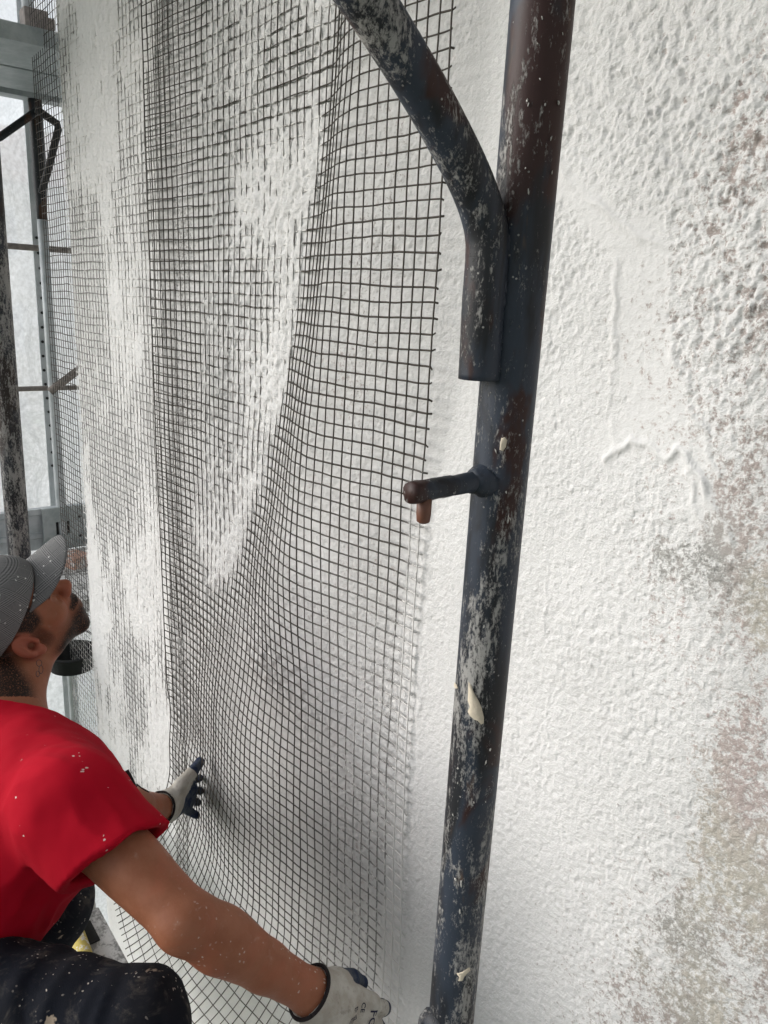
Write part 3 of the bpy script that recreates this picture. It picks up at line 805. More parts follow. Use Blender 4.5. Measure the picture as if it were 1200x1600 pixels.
# lower side platform
zl0, zl1 = 0.43, 0.615
lw = thing('side_platform', 'grey side platform at the height of the worker\'s cap', 'platform')
profile_x('toe_board', [(XS_, zl0), (XS_ + 0.02, zl0), (XS_ + 0.02, zl0 + 0.05), (XS_ + 0.03, zl0 + 0.055), (XS_ + 0.03, zl0 + 0.075), (XS_ + 0.02, zl0 + 0.08), (XS_ + 0.02, zl1 - 0.03), (XS_ + 0.032, zl1 - 0.025), (XS_ + 0.032, zl1), (XS_, zl1)], ys0, ys1, M['galvl'], lw)
def plate_with_hole():
    bm = bmesh.new()
    x = XS_ + 0.046
    ya, yb_ = q(66, 830)[1], q(150, 830)[1] + 0.1
    ha, hb = q(86, 830)[1], q(108, 830)[1]
    za, zb = q(95, 833)[2], q(95, 813)[2]
    box_bm(bm, (x, (ya + ha) / 2, (zl0 + zl1) / 2), (0.012, ha - ya, zl1 - zl0 + 0.006))
    box_bm(bm, (x, (hb + yb_) / 2, (zl0 + zl1) / 2), (0.012, yb_ - hb, zl1 - zl0 + 0.006))
    box_bm(bm, (x, (ha + hb) / 2, (zl0 - 0.003 + za) / 2), (0.012, hb - ha, za - zl0 + 0.003))
    box_bm(bm, (x, (ha + hb) / 2, (zl1 + 0.003 + zb) / 2), (0.012, hb - ha, zl1 + 0.003 - zb))
    p = bm_obj('end_plate', bm, M['galv'], lw, 0.0)
    box('hole', (x - 0.009, (ha + hb) / 2, (za + zb) / 2), (0.004, hb - ha, zb - za), M['hole'], p, 0.0)
    for zz_ in (q(122, 805)[2], q(122, 835)[2]):
        tube('bolt_hole', [(x + 0.0055, q(122, 805)[1], zz_), (x + 0.0075, q(122, 805)[1], zz_)], 0.006, M['hole'], p, 10)
plate_with_hole()
for k in range(2):
    box('plank', (XS_ + 0.21 + k * 0.32, 1.0, zl0 - 0.03), (0.305, 4.2, 0.05), M['deck'], lw, 0.004)
bkp = np.array([XS_ + 0.28, q(116, 862, 0.25)[1], zl0 + 0.02])
bk = box('brick', bkp, (0.11, 0.09, 0.05), M['brick'], None, 0.004, Matrix.Rotation(0.4, 3, 'Z'), label='plaster-dusted brick on the side platform right of the cap brim', cat='brick')
# hanging bucket seen through the mesh
def lathe(name, prof, c, mat, parent, sides=28):
    th = np.arange(sides) * 2 * np.pi / sides
    V = np.array([(c[0] + r * math.cos(t), c[1] + r * math.sin(t), c[2] + z) for r, z in prof for t in th])
    n = len(prof)
    i = np.arange(n - 1)[:, None] * sides; j = np.arange(sides)[None, :]
    F = np.stack([i + j, i + (j + 1) % sides, i + sides + (j + 1) % sides, i + sides + j], -1).reshape(-1, 4)
    return link(name, mesh_np(name, V, F, mat, True), parent)
bu = thing('bucket', 'black rubber bucket behind the mesh below the worker\'s chin', 'bucket')
bc = onx(114, 1043, -2.80)
lathe('bowl', [(0.0, 0.0), (0.070, 0.001), (0.082, 0.006), (0.090, 0.062), (0.095, 0.064), (0.095, 0.072), (0.086, 0.072), (0.078, 0.012), (0.0, 0.008)], bc, M['rubber'], bu)
hp = [bc + np.array([0, math.cos(t) * 0.093, 0.068 + math.sin(t) * 0.09]) for t in np.linspace(0, math.pi, 16)]
tube('handle', hp, 0.004, M['rubber'], bu, 8)
tube('rope', [bc + np.array([0, 0, 0.17]), bc + np.array([0, 0, 0.22]), bc + np.array([0.0, 0.0, zl0 - bc[2] - 0.05])] if zl0 - bc[2] - 0.05 > 0.3 else [bc + np.array([0, 0, 0.17]), bc + np.array([0, 0, 0.20])], 0.004, M['rubber'], bu, 8)

# ------------------------------------------------------------------ white sheeting
def sheeting(name, label, x0, y0, y1, z0, z1, seed):
    ny, nz = 90, 140
    Y, Z = np.meshgrid(np.linspace(y0, y1, ny), np.linspace(z0, z1, nz))
    X = x0 + 0.03 * perlin2(Y * 1.1, Z * 0.7, seed) + 0.012 * perlin2(Y * 4, Z * 1.6, seed + 1)
    V = np.stack([X, Y, Z], -1).reshape(-1, 3)
    i = np.arange(nz - 1)[:, None] * ny; j = np.arange(ny - 1)[None, :]
    F = np.stack([i + j, i + j + 1, i + ny + j + 1, i + ny + j], -1).reshape(-1, 4)
    t = thing(name, label, 'sheeting')
    link('sheet', mesh_np('sheet', V, F, M['sheet'], True), t)
    return t
sh = sheeting('protective_sheeting', 'translucent white sheeting hung on the scaffold round the corner', -3.72, -0.95, 4.2, -3.2, 4.8, 30)
for z in dots_z:
    p = onx(78 + (1.75 - z) * 14, 400, -3.66); 
    V, F = tube_np([(-3.655, pyy + 0.035 + 0.006 * math.sin(z * 9), z), (-3.652, pyy + 0.035 + 0.006 * math.sin(z * 9), z)], 0.0065, 8)
    link('eyelet', mesh_np('eyelet', V, F, M['hole'], False), sh)
profile_x('seam_band', [(-3.668, -3.0), (-3.660, -3.0), (-3.660, 4.6), (-3.668, 4.6)], pyy + 0.02, pyy + 0.075, M['galvl'], sh)

# ------------------------------------------------------------------ signed-distance modelling for the worker
class SDF:
    """smooth blend of primitives, meshed with sparse surface nets"""
    def __init__(s): s.pr = []; s.post = None
    def add(s, fn, k=0.01, op='u'): s.pr.append((fn, k, op)); return s
    def cap(s, a, b, ra, rb, k=0.01, op='u'):
        a = np.asarray(a, float); b = np.asarray(b, float); ab = b - a; L2 = float(ab @ ab)
        def f(p):
            t = np.clip(((p - a) @ ab) / L2, 0, 1)
            return np.linalg.norm(p - a - t[:, None] * ab, axis=1) - (ra + (rb - ra) * t)
        return s.add(f, k, op)
    def ell(s, c, ax, r, k=0.01, op='u'):
        c = np.asarray(c, float); A = np.stack([np.asarray(v, float) for v in ax]); r = np.asarray(r, float)
        def f(p):
            q = (p - c) @ A.T
            k0 = np.linalg.norm(q / r, axis=1); k1 = np.linalg.norm(q / (r * r), axis=1) + 1e-9
            return k0 * (k0 - 1) / k1
        return s.add(f, k, op)
    def plane(s, c, n, k=0.004):
        """keep the side the normal points away from"""
        c = np.asarray(c, float); n = unit(n)
        return s.add(lambda p: (p - c) @ n, k, 'i')
    def ev(s, p, act=None):
        d = None
        for i, (fn, k, op) in enumerate(s.pr):
            if act is not None and not act[i]: continue
            e = fn(p)
            if d is None: d = e if op == 'u' else np.full(len(p), 1.0); 
            if op == 'u':
                if d is not e:
                    h = np.clip(0.5 + 0.5 * (d - e) / k, 0, 1); d = d * (1 - h) + e * h - k * h * (1 - h)
            elif op == 's':
                h = np.clip(0.5 - 0.5 * (d + e) / k, 0, 1); d = d * (1 - h) - e * h + k * h * (1 - h)
            else:
                h = np.clip(0.5 - 0.5 * (d - e) / k, 0, 1); d = d * (1 - h) + e * h + k * h * (1 - h)
        if d is None: d = np.full(len(p), 1.0)
        if s.post: d = s.post(p, d)
        return d
    def mesh(s, lo, hi, h, B=20, smooth=2):
        lo = np.asarray(lo, float); hi = np.asarray(hi, float)
        nb = np.ceil((hi - lo) / (h * B)).astype(int)
        diag = h * B * 0.5 * math.sqrt(3)
        bi = np.stack(np.meshgrid(*[np.arange(n) for n in nb], indexing='ij'), -1).reshape(-1, 3)
        cen = lo + (bi + 0.5) * B * h
        each = np.stack([fn(cen) for fn, k, op in s.pr], 1)
        reach = np.array([diag * 1.5 + k * 1.5 + 0.012 for fn, k, op in s.pr])
        isu = np.array([op == 'u' for _, _, op in s.pr]); isi = np.array([op == 'i' for _, _, op in s.pr])
        act = (each < reach) | isi[None, :]
        keep = (act & isu[None, :]).any(1)
        deep = np.where(isu[None, :], each, 9.0).min(1) < -(diag * 1.4 + 0.012)
        cutd = (np.where(isu[None, :], False, np.where(isi[None, :], each > -reach, act))).any(1)
        keep &= ~(deep & ~cutd)
        g = np.arange(B + 1)
        G = np.stack(np.meshgrid(g, g, g, indexing='ij'), -1).reshape(-1, 3)
        n = B + 1
        NB = nb * B + 3
        def cid(i, j, k): return ((i + 1) * NB[1] + (j + 1)) * NB[2] + (k + 1)
        PT, CE, SG = [], [], []
        for b in np.nonzero(keep)[0]:
            base = bi[b] * B
            p = lo + (base + G) * h
            d = s.ev(p, act[b]).reshape(n, n, n)
            if d.min() > 0 or d.max() < 0: continue
            for ax in range(3):
                s0 = [slice(0, B)] * 3; s1 = [slice(0, B)] * 3
                s1[ax] = slice(1, B + 1)
                a = d[tuple(s0)]; c = d[tuple(s1)]
                m = (a < 0) != (c < 0)
                if not m.any(): continue
                idx = np.argwhere(m); av, cv = a[m], c[m]
                t = av / (av - cv)
                gi = idx + base
                q = gi.astype(float); q[:, ax] += t
                PT.append(lo + q * h)
                o1, o2 = [(1, 2), (2, 0), (0, 1)][ax]
                cells = []
                for da, db in ((-1, -1), (0, -1), (0, 0), (-1, 0)):
                    cc = gi.copy(); cc[:, o1] += da; cc[:, o2] += db
                    cells.append(cid(cc[:, 0], cc[:, 1], cc[:, 2]))
                CE.append(np.stack(cells, 1)); SG.append(av < 0)
        PT = np.vstack(PT); CE = np.vstack(CE); SG = np.concatenate(SG)
        u, inv = np.unique(CE.ravel(), return_inverse=True)
        inv = inv.reshape(CE.shape)
        cnt = np.bincount(inv.ravel(), minlength=len(u)).astype(float)
        V = np.stack([np.bincount(inv.ravel(), np.repeat(PT[:, a], 4), len(u)) / cnt for a in range(3)], 1)
        F = np.where(SG[:, None], inv, inv[:, ::-1])
        for _ in range(smooth):
            e = np.vstack([F[:, [0, 1]], F[:, [1, 2]], F[:, [2, 3]], F[:, [3, 0]]])
            deg = np.bincount(e[:, 0], minlength=len(V)).astype(float)
            av = np.stack([np.bincount(e[:, 0], V[e[:, 1], a], len(V)) for a in range(3)], 1) / np.maximum(deg, 1)[:, None]
            V = V * 0.5 + av * 0.5
        return V, F.astype(np.int32)
def bounds(pts, pad):
    pts = np.asarray(pts); return pts.min(0) - pad, pts.max(0) + pad

# ------------------------------------------------------------------ joints (metres in the place)
HS = 0.94
HO = P(29, 977, 1.455)                                     # between the ears
hF = DIR(0.652, 0.721, 0.236)
hU = np.array(DIR(-0.413, 0.598, -0.687)); hU = unit(hU - (hU @ hF) * hF)
hL = np.cross(hU, hF)
def H(f, l, u): return HO + (hF * f + hL * l + hU * u) * HS
NB_ = P(8, 1135, 1.36)
RS, RE, RWR = P(112, 1262, 1.13), P(290, 1438, 1.045), P(488, 1552, 1.14)
RTIP = P(660, 1672, 1.245)
LS, LE, LW = P(80, 1228, 1.47), P(185, 1262, 1.72), P(252, 1263, 1.93)
PEL = P(-150, 1470, 1.27)
RH, RK = P(-110, 1552, 1.12), P(206, 1610, 1.06)
RA = np.array([RK[0] - 0.10, RK[1] - 0.16, 0.10])
LH = PEL + (PEL - RH) * 0.9
LK = P(78, 1400, 1.42)
LA = np.array([LK[0] - 0.05, LK[1] - 0.13, 0.10])
man = thing('person', 'squatting worker in red t-shirt and grey plaid cap pressing the mesh, looking up', 'person')

# ------------------- body: head, neck, trunk and arms as one surface
def head_prims(S):
    ax = (hF, hL, hU)
    def E(c, a, r, k, op='u'): S.ell(c, a, np.array(r) * HS, k, op)
    def K(a, b, ra, rb, k): S.cap(a, b, ra * HS, rb * HS, k)
    E(H(-0.004, 0, 0.045), ax, (0.098, 0.076, 0.088), 0.012)
    E(H(0.040, 0, -0.005), ax, (0.054, 0.060, 0.085), 0.015)
    E(H(0.032, 0, -0.060), ax, (0.056, 0.052, 0.044), 0.012)
    E(H(0.074, 0, -0.098), ax, (0.021, 0.030, 0.019), 0.025)
    E(H(0.092, 0, -0.055), ax, (0.016, 0.030, 0.030), 0.02)
    for s in (-1, 1):
        E(H(0.012, 0.048 * s, -0.055), ax, (0.026, 0.015, 0.028), 0.016)
        E(H(0.064, 0.045 * s, -0.008), ax, (0.022, 0.018, 0.018), 0.03)
        K(H(0.086, 0.036 * s, 0.030), H(0.094, 0.004 * s, 0.027), 0.011, 0.012, 0.015)
        E(H(0.098, 0.032 * s, 0.012), ax, (0.014, 0.018, 0.012), 0.012, 's')
        E(H(0.079, 0.032 * s, 0.010), ax, (0.012, 0.013, 0.012), 0.003)
        E(H(0.104, 0.013 * s, -0.019), ax, (0.011, 0.008, 0.008), 0.006)
    K(H(0.092, 0, 0.022), H(0.116, 0, -0.010), 0.0085, 0.0125, 0.012)
    E(H(0.104, 0, -0.046), ax, (0.010, 0.024, 0.0065), 0.006)
    E(H(0.101, 0, -0.060), ax, (0.010, 0.021, 0.0070), 0.006)
EARS = []
def ear_prims(S):
    def E(c, a, r, k, op='u'): S.ell(c, a, np.array(r) * HS, k, op)
    def K(a, b, ra, rb, k): S.cap(a, b, ra * HS, rb * HS, k)
    for s in (-1, 1):
        # ear
        eN = unit(hL * s + 0.50 * hF); eU = unit(hU - 0.25 * hF); eU = unit(eU - (eU @ eN) * eN); e1 = np.cross(eN, eU)
        if e1 @ hF < 0: e1 = -e1
        c = H(-0.008, 0.082 * s, 0.000); A3 = (e1, eN, eU); EARS.append((c, A3))
        E(c + eU * 0.004, A3, (0.0215, 0.0080, 0.0345), 0.004)
        E(c - eU * 0.027 + e1 * 0.004, A3, (0.0105, 0.0065, 0.0115), 0.005)
        E(c + eN * 0.0080 + eU * 0.005 + e1 * 0.002, A3, (0.0150, 0.0075, 0.0255), 0.003, 's')
        K(c + eN * 0.002 - e1 * 0.004 + eU * 0.018, c + eN * 0.003 - e1 * 0.009 - eU * 0.014, 0.0036, 0.0042, 0.004)
        E(c + eN * 0.004 + e1 * 0.004 - eU * 0.006, A3, (0.0080, 0.0120, 0.0110), 0.003, 's')
        K(c + eN * 0.003 + e1 * 0.016 - eU * 0.001, c + eN * 0.003 + e1 * 0.016 - eU * 0.010, 0.0044, 0.0044, 0.004)
def neck_prims(S):
    S.cap(H(-0.036, 0, -0.030), NB_, 0.047, 0.060, 0.03)
    S.cap(H(-0.020, -0.050, -0.030), NB_ + (RS - LS) * 0.04 + hF * 0.035, 0.010, 0.013, 0.02)
    S.cap(H(0.020, 0, -0.070), NB_ + hF * 0.040, 0.022, 0.026, 0.02)
def arm_prims(S):
    ud = unit(RE - RS); n1 = unit(np.cross(ud, [0, 0, 1])); n2 = np.cross(ud, n1)
    S.cap(RS, RE, 0.051, 0.0390, 0.012)
    S.ell(RS + (RE - RS) * 0.50 + DIR(0.5, 0.6, -0.4) * 0.006, (ud, n1, n2), (0.085, 0.040, 0.044), 0.012)
    S.ell(RE + DIR(-0.35, -0.5, -0.5) * 0.012, (ud, n1, n2), (0.020, 0.020, 0.020), 0.03)
    fd = unit(RWR - RE); m1 = unit(np.cross(fd, [0, 0, 1])); m2 = np.cross(fd, m1)
    f = RE + (RWR - RE) * 0.25
    S.cap(RE, f, 0.0370, 0.0400, 0.012)
    S.cap(f, RE + (RWR - RE) * 0.60, 0.0400, 0.0335, 0.012)
    S.cap(RE + (RWR - RE) * 0.60, RWR, 0.0335, 0.0285, 0.012)
    S.ell(f + DIR(0.45, 0.75, -0.3) * 0.005, (fd, m1, m2), (0.085, 0.034, 0.037), 0.02)
    S.cap(RWR, RWR + unit(RTIP - RWR) * 0.045, 0.0280, 0.016, 0.02)
    S.cap(LS, LE, 0.054, 0.042, 0.02)
    S.cap(LE, LE + (LW - LE) * 0.3, 0.041, 0.043, 0.02)
    S.cap(LE + (LW - LE) * 0.3, LW, 0.043, 0.033, 0.02)
B_ = SDF()
neck_prims(B_); head_prims(B_); arm_prims(B_)
B_.cap(RS, LS, 0.055, 0.055, 0.05)
B_.cap(NB_ - np.array([0, 0.02, 0.06]), PEL, 0.10, 0.11, 0.05)
ear_prims(B_)
lo, hi = bounds([RS, RE, RWR, RTIP, LS, LE, LW, PEL, HO], 0.17)
V, F = B_.mesh(lo, hi, 0.0027, 20, 1)
q_ = (V - HO) / HS; lf, ll, lu = q_ @ hF, q_ @ hL, q_ @ hU
jawline = lu + 0.056 - 0.12 * (lf - 0.05)
jaw = sstep(0.018, -0.014, jawline) * sstep(-0.012, 0.020, lf + 0.35 * (lu + 0.06)) * sstep(-0.130, -0.118, lu - 0.25 * (lf - 0.08))
must = sstep(0.082, 0.092, lf) * sstep(-0.031, -0.036, lu) * sstep(-0.050, -0.045, lu)
lips = sstep(0.088, 0.094, lf) * sstep(0.013, 0.008, abs(lu + 0.053)) * sstep(0.024, 0.018, abs(ll))
beard = np.clip(np.maximum(jaw * (1 - lips), must), 0, 1)
temple = sstep(0.056, 0.040, lf - 0.25 * (lu - 0.02)) * sstep(-0.014, 0.000, lf) * sstep(-0.006, 0.018, lu + 0.25 * (0.03 - lf)) * (abs(ll) > 0.045)
sbn = sstep(0.040, 0.028, lf) * sstep(0.004, 0.014, lf) * sstep(-0.065, -0.03, lu) * (abs(ll) > 0.05)
brow = sstep(0.010, 0.006, abs(lu - 0.031)) * (lf > 0.075) * (abs(ll) > 0.008) * (abs(ll) < 0.05)
nape = sstep(-0.018, -0.046, lf - 0.35 * (lu - 0.02)) * sstep(-0.056, -0.022, lu + 0.3 * (lf + 0.05))
near = np.linalg.norm(q_, axis=1) < 0.175
soft = sstep(0.035, -0.02, jawline) * sstep(-0.005, 0.03, lf) * sstep(-0.135, -0.11, lu)
hair = np.clip(np.maximum.reduce([beard, soft * 0.75, sbn * 0.6, brow * 0.9, nape, temple]), 0, 1) * near
flush = 0.30 * np.exp(-((lf - 0.118) ** 2 + (lu + 0.01) ** 2) / 0.02 ** 2) * (np.linalg.norm(q_, axis=1) < 0.175)
earm = np.zeros(len(V))
for c_, A3_ in EARS:
    e_ = ((V - c_) @ np.stack(A3_).T) / (np.array((0.026, 0.020, 0.044)) * HS)
    earm = np.maximum(earm, sstep(1.15, 0.85, np.linalg.norm(e_, axis=1)))
flush = np.maximum(flush, earm * 0.6)
hair = hair * (1 - earm)
armw = sstep(0.22, 0.10, np.minimum(np.linalg.norm(V - (RE + (RWR - RE) * 0.6), axis=1), 9))
body = link('body', mesh_np('body', V, F, M['skin'], True, {'hair': ('FLOAT', hair), 'flush': ('FLOAT', flush), 'arm': ('FLOAT', armw)}), man)
bvh_body = BVHTree.FromPolygons(V.tolist(), F.tolist())

# faded neck tattoo: two small linked loops
tc = [(61, 1036, 4.2, 5), (64, 1046, 3.2, 6.5), (59, 1053, 2.6, 4.5)]
for k, (cx0, cy0, rx0, ry0) in enumerate(tc):
    pts = []
    for t in np.linspace(0, 2 * math.pi, 26):
        d = Vector(RW @ ray_c(cx0 + rx0 * math.cos(t), cy0 + ry0 * math.sin(t))).normalized()
        hit = bvh_body.ray_cast(Vector(CAM), d)
        if hit[0] is not None: pts.append(np.array(hit[0]))
    if len(pts) > 6:
        V, F = tube_np(np.array(pts), 0.0007, 4)
        link('tattoo', mesh_np('tattoo', V, F, M['tattoo'], True), man)

# ------------------- cap
capc = H(-0.004, 0, 0.050)
rim_n = unit(-hU + 0.34 * hF)
CP = SDF()
CP.ell(capc, (hF, hL, hU), np.array((0.112, 0.090, 0.102)) * HS, 0.01)
CP.ell(H(0.040, 0, 0.085), (hF, hL, hU), np.array((0.060, 0.066, 0.056)) * HS, 0.03)
CP.plane(H(0.0, 0, 0.042), rim_n, 0.006)
CP.ell(capc - hU * 0.01, (hF, hL, hU), np.array((0.104, 0.082, 0.094)) * HS, 0.004, 's')
V, F = CP.mesh(HO - 0.2, HO + 0.2, 0.0030, 20, 2)
d_ = (V - HO) / HS; f_, l_, u_ = d_ @ hF, d_ @ hL, d_ @ hU
lc = np.stack([np.arctan2(l_, f_) * 0.10, u_ * 1.0 + 0.3 * f_, f_ * 0], 1)
crown = link('cap', mesh_np('cap', V, F, M['plaid'], True, {'lc': ('FLOAT_VECTOR', lc)}), man)
na, nr = 40, 16
VV, LC = [], []
for side in (1, -1):
    for i in range(na + 1):
        th = -1.12 + 2.24 * i / na
        for j in range(nr + 1):
            t = j / nr
            inner = np.array([0.104 * math.cos(th), 0.084 * math.sin(th)])
            ext = 0.084 * max(0.0, math.cos(th * 1.28)) ** 0.36
            f = inner[0] + ext * t; l = inner[1] * (1 + 0.02 * t)
            u = 0.078 + 0.06 * (f - 0.1) - 4.4 * l * l + 0.10 * (0.104 - inner[0]) * 0 - 0.10 * t * ext * 1.5
            VV.append(H(f, l, u + 0.0016 * side)); LC.append((f, l, 0))
F = []
n1 = (na + 1) * (nr + 1); W_ = nr + 1
for i in range(na):
    for j in range(nr):
        a = i * W_ + j
        F.append([a, a + W_, a + W_ + 1, a + 1]); F.append([n1 + a + 1, n1 + a + W_ + 1, n1 + a + W_, n1 + a])
    a = i * W_ + nr; F.append([a, a + W_, n1 + a + W_, n1 + a])
    a = i * W_; F.append([a + W_, a, n1 + a, n1 + a + W_])
for a in (0, na * W_):
    for j in range(nr): F.append([a + j, a + j + 1, n1 + a + j + 1, n1 + a + j])
link('brim', mesh_np('brim', np.array(VV), F, M['plaid'], True, {'lc': ('FLOAT_VECTOR', np.array(LC))}), crown)
tube('button', [H(0, 0, 0.149), H(0, 0, 0.1535), H(0, 0, 0.1565)], [0.008, 0.007, 0.003], M['plaid'], crown, 12)

# ------------------- shirt
back = DIR(-0.75, 0.15, -0.35)
SH = SDF()
CHE = (RS + LS) / 2 + DIR(-0.55, -0.35, 0) * 0.045
SH.cap(RS, LS, 0.072, 0.072, 0.05)
SH.cap(CHE, PEL + DIR(0.2, 0.3, 0) * 0.02, 0.128, 0.135, 0.07)
SH.cap(CHE + (RS - LS) * 0.22, PEL + (RH - PEL) * 0.7, 0.108, 0.115, 0.07)
SH.cap(CHE - (RS - LS) * 0.22, PEL - (RH - PEL) * 0.7, 0.105, 0.115, 0.07)
SH.cap(NB_, CHE, 0.078, 0.11, 0.06)
SH.cap(NB_ - np.array([0, 0, 0.012]), RS, 0.056, 0.066, 0.04)
uh = unit(RE - RS); HEM = RS + uh * 0.105
SH.cap(RS, HEM + uh * 0.03, 0.070, 0.0690, 0.035)
SH.cap(HEM - uh * 0.02 + DIR(-0.5, -0.8, 0) * 0.012, HEM + uh * 0.03 + DIR(-0.5, -0.8, 0) * 0.014, 0.071, 0.072, 0.03)
ul = unit(LE - LS); HEL = LS + ul * 0.14
SH.cap(LS, HEL + ul * 0.02, 0.074, 0.070, 0.035)
def cut_sleeve(c, axis, rad):
    def f(p):
        q = p - c; t = q @ axis; r = np.linalg.norm(q - t[:, None] * axis, axis=1)
        return np.maximum(-t, r - rad)
    return f
SH.add(cut_sleeve(P(167, 1345, 1.078), unit(uh + DIR(-0.78, -0.62, 0) * 0.30), 0.14), 0.003, 's')
SH.add(cut_sleeve(HEL, ul, 0.13), 0.003, 's')
SH.cap(HEM - uh * 0.035, HEM + uh * 0.06, 0.0600, 0.0610, 0.004, 's')
SH.cap(HEL - ul * 0.02, HEL + ul * 0.05, 0.060, 0.060, 0.004, 's')
nk = unit(H(-0.030, 0, -0.045) - NB_)
SH.add(lambda p: -np.maximum(-((p - NB_ - nk * 0.022) @ unit(nk + 0.25 * hF)), np.linalg.norm(p - NB_, axis=1) - 0.14) if False else np.maximum(-((p - NB_ - nk * 0.020) @ unit(nk + 0.35 * hF)), np.linalg.norm(p - NB_ - nk * 0.08, axis=1) - 0.16), 0.006, 's')
fold_dir = unit(np.cross(uh, [0.3, 0.2, 1]))
def folds(p, d):
    arm = sstep(0.26, 0.10, np.linalg.norm(p - (RS + uh * 0.03 + DIR(-0.3, -0.9, 0) * 0.08), axis=1))
    w = perlin3(np.stack([(p @ uh) * 9, (p @ fold_dir) * 26, p[:, 2] * 9], 1), 4)
    w2 = perlin3(p * 14, 6); w3 = perlin3(p * 42, 8)
    r = 1 - np.abs(w)
    return d - 0.0035 * w2 - 0.0013 * w3 - arm * 0.010 * (r - 0.7)
SH.post = folds
lo, hi = bounds([RS, LS, PEL, RH, LH, HEM, HEL, NB_], 0.20)
V, F = SH.mesh(lo, hi, 0.0042, 20, 1)
link('t_shirt', mesh_np('t_shirt', V, F, M['shirt'], True), man)

# ------------------- trousers and boots
TR = SDF()
TR.cap(PEL, PEL + (RH - PEL) * 0.6, 0.135, 0.12, 0.06)
TR.cap(PEL, LH, 0.135, 0.11, 0.06)
TR.cap(RH, RK, 0.098, 0.072, 0.05)
TR.cap(RK, RK + (RA - RK) * 0.5, 0.072, 0.076, 0.03)
TR.cap(RK + (RA - RK) * 0.5, RA, 0.074, 0.062, 0.04)
TR.cap(LH, LK, 0.100, 0.070, 0.05)
TR.cap(LK, LA, 0.072, 0.060, 0.04)
def folds2(p, d):
    k = np.exp(-(np.linalg.norm(p - RK, axis=1) / 0.16) ** 2) + np.exp(-(np.linalg.norm(p - RH, axis=1) / 0.18) ** 2)
    th = unit(RK - RH)
    w = perlin3(np.stack([(p @ th) * 30, p[:, 2] * 9, p[:, 1] * 9], 1), 14)
    seam = np.abs((p - RK) @ unit(th + 0.5 * np.array([0, 0, 1.0])) + 0.085)
    return d - 0.007 * perlin3(p * 12, 12) - (0.003 + 0.007 * k) * (0.3 - np.abs(w)) + 0.003 * np.exp(-(seam / 0.003) ** 2)
TR.post = folds2
lo, hi = bounds([PEL, RH, RK, RA, LH, LK, LA], 0.17)
V, F = TR.mesh(lo, hi, 0.0048, 20, 1)
link('trousers', mesh_np('trousers', V, F, M['trousers'], True), man)
for A in (RA, LA):
    BT = SDF()
    BT.cap(A + np.array([0, 0, 0.02]), A + np.array([0, 0.0, -0.05]), 0.052, 0.050, 0.03)
    BT.cap(A + np.array([0, -0.03, -0.058]), A + np.array([0.02, 0.16, -0.062]), 0.042, 0.040, 0.03)
    BT.plane(np.array([0, 0, 0.004]), (0, 0, -1), 0.004)
    V, F = BT.mesh(A - np.array([0.12, 0.15, 0.13]), A + np.array([0.14, 0.28, 0.1]), 0.006, 20, 1)
    bo = link('boot', mesh_np('boot', V, F, M['boot'], True), man)

# ------------------- gloves
def glove(name, chains, palm_pairs, cuff, back_n, lo, hi, palm_fn, centre):
    S = SDF()
    for a, b, ra, rb in palm_pairs: S.cap(a, b, ra, rb, 0.018)
    for ch in chains:
        for (a, ra), (b, rb) in zip(ch[:-1], ch[1:]): S.cap(a, b, ra, rb, 0.005)
    (c0, r0), (c1, r1) = cuff
    S.cap(c0, c1, r0, r1, 0.02)
    ca = unit(c1 - c0)
    S.add(lambda p: (p - c0) @ -ca, 0.003, 'i')
    S.cap(c0 - ca * 0.03, c0 + ca * 0.008, r0 - 0.004, r0 - 0.004, 0.003, 's')
    S.post = lambda p, d: d - 0.0011 * perlin3(p * 60, 21) - 0.0006 * perlin3(p * 160, 22)
    V, F = S.mesh(lo, hi, 0.0021, 20, 1)
    g = link(name, mesh_np(name, V, F, M['glove'], True, {'palm': ('FLOAT', palm_fn(V))}), man)
    # dark hem ring
    n1 = unit(np.cross(ca, [0.2, 0.3, 1.0])); n2 = np.cross(ca, n1)
    ring = np.array([c0 + ca * 0.002 + (n1 * math.cos(t) + n2 * math.sin(t)) * (r0 + 0.0005) for t in np.linspace(0, 2 * math.pi, 40)])
    Vr, Fr = tube_np(ring, 0.0030, 8)
    link('hem', mesh_np('hem', Vr, Fr, M['hem'], True), g)
    return g, V, F
# right hand: back of the hand to the viewer, fingers run on past the lower right of the picture
D = unit(RTIP - RWR)
view = unit(CAM - RWR)
Nb = unit(view - (view @ D) * D)                        # back of the hand
Sx = unit(np.cross(Nb, D))                              # across the knuckles
if (Sx @ DIR(0.5, 0.8, 0)) < 0: Sx = -Sx                # thumb side points up in the picture
def hp_(d, s, n): return RWR + (D * d + Sx * s + Nb * n) * 1.12
chains = []
for s0, L, sp in ((0.031, 0.072, 0.10), (0.0105, 0.080, 0.03), (-0.0105, 0.075, -0.04), (-0.030, 0.058, -0.12)):
    kx = 0.098 - 0.10 * abs(s0 - 0.008)
    a = hp_(kx, s0, 0.004); ang = 0.25; pts = [(a, 0.0125)]
    cur = a
    for seg, r in ((0.46, 0.0115), (0.31, 0.0108), (0.23, 0.0095)):
        dr = unit(D * math.cos(ang) - Nb * math.sin(ang) + Sx * sp)
        cur = cur + dr * L * seg; pts.append((cur, r)); ang += 0.38
    chains.append(pts)
ta = hp_(0.030, 0.030, -0.006)
tb = ta + unit(D * 0.90 + Sx * 0.30 - Nb * 0.35) * 0.044
tcp = tb + unit(D * 0.95 + Sx * 0.12 - Nb * 0.3) * 0.034
chains.append([(ta, 0.017), (tb, 0.0140), (tcp, 0.0115)])
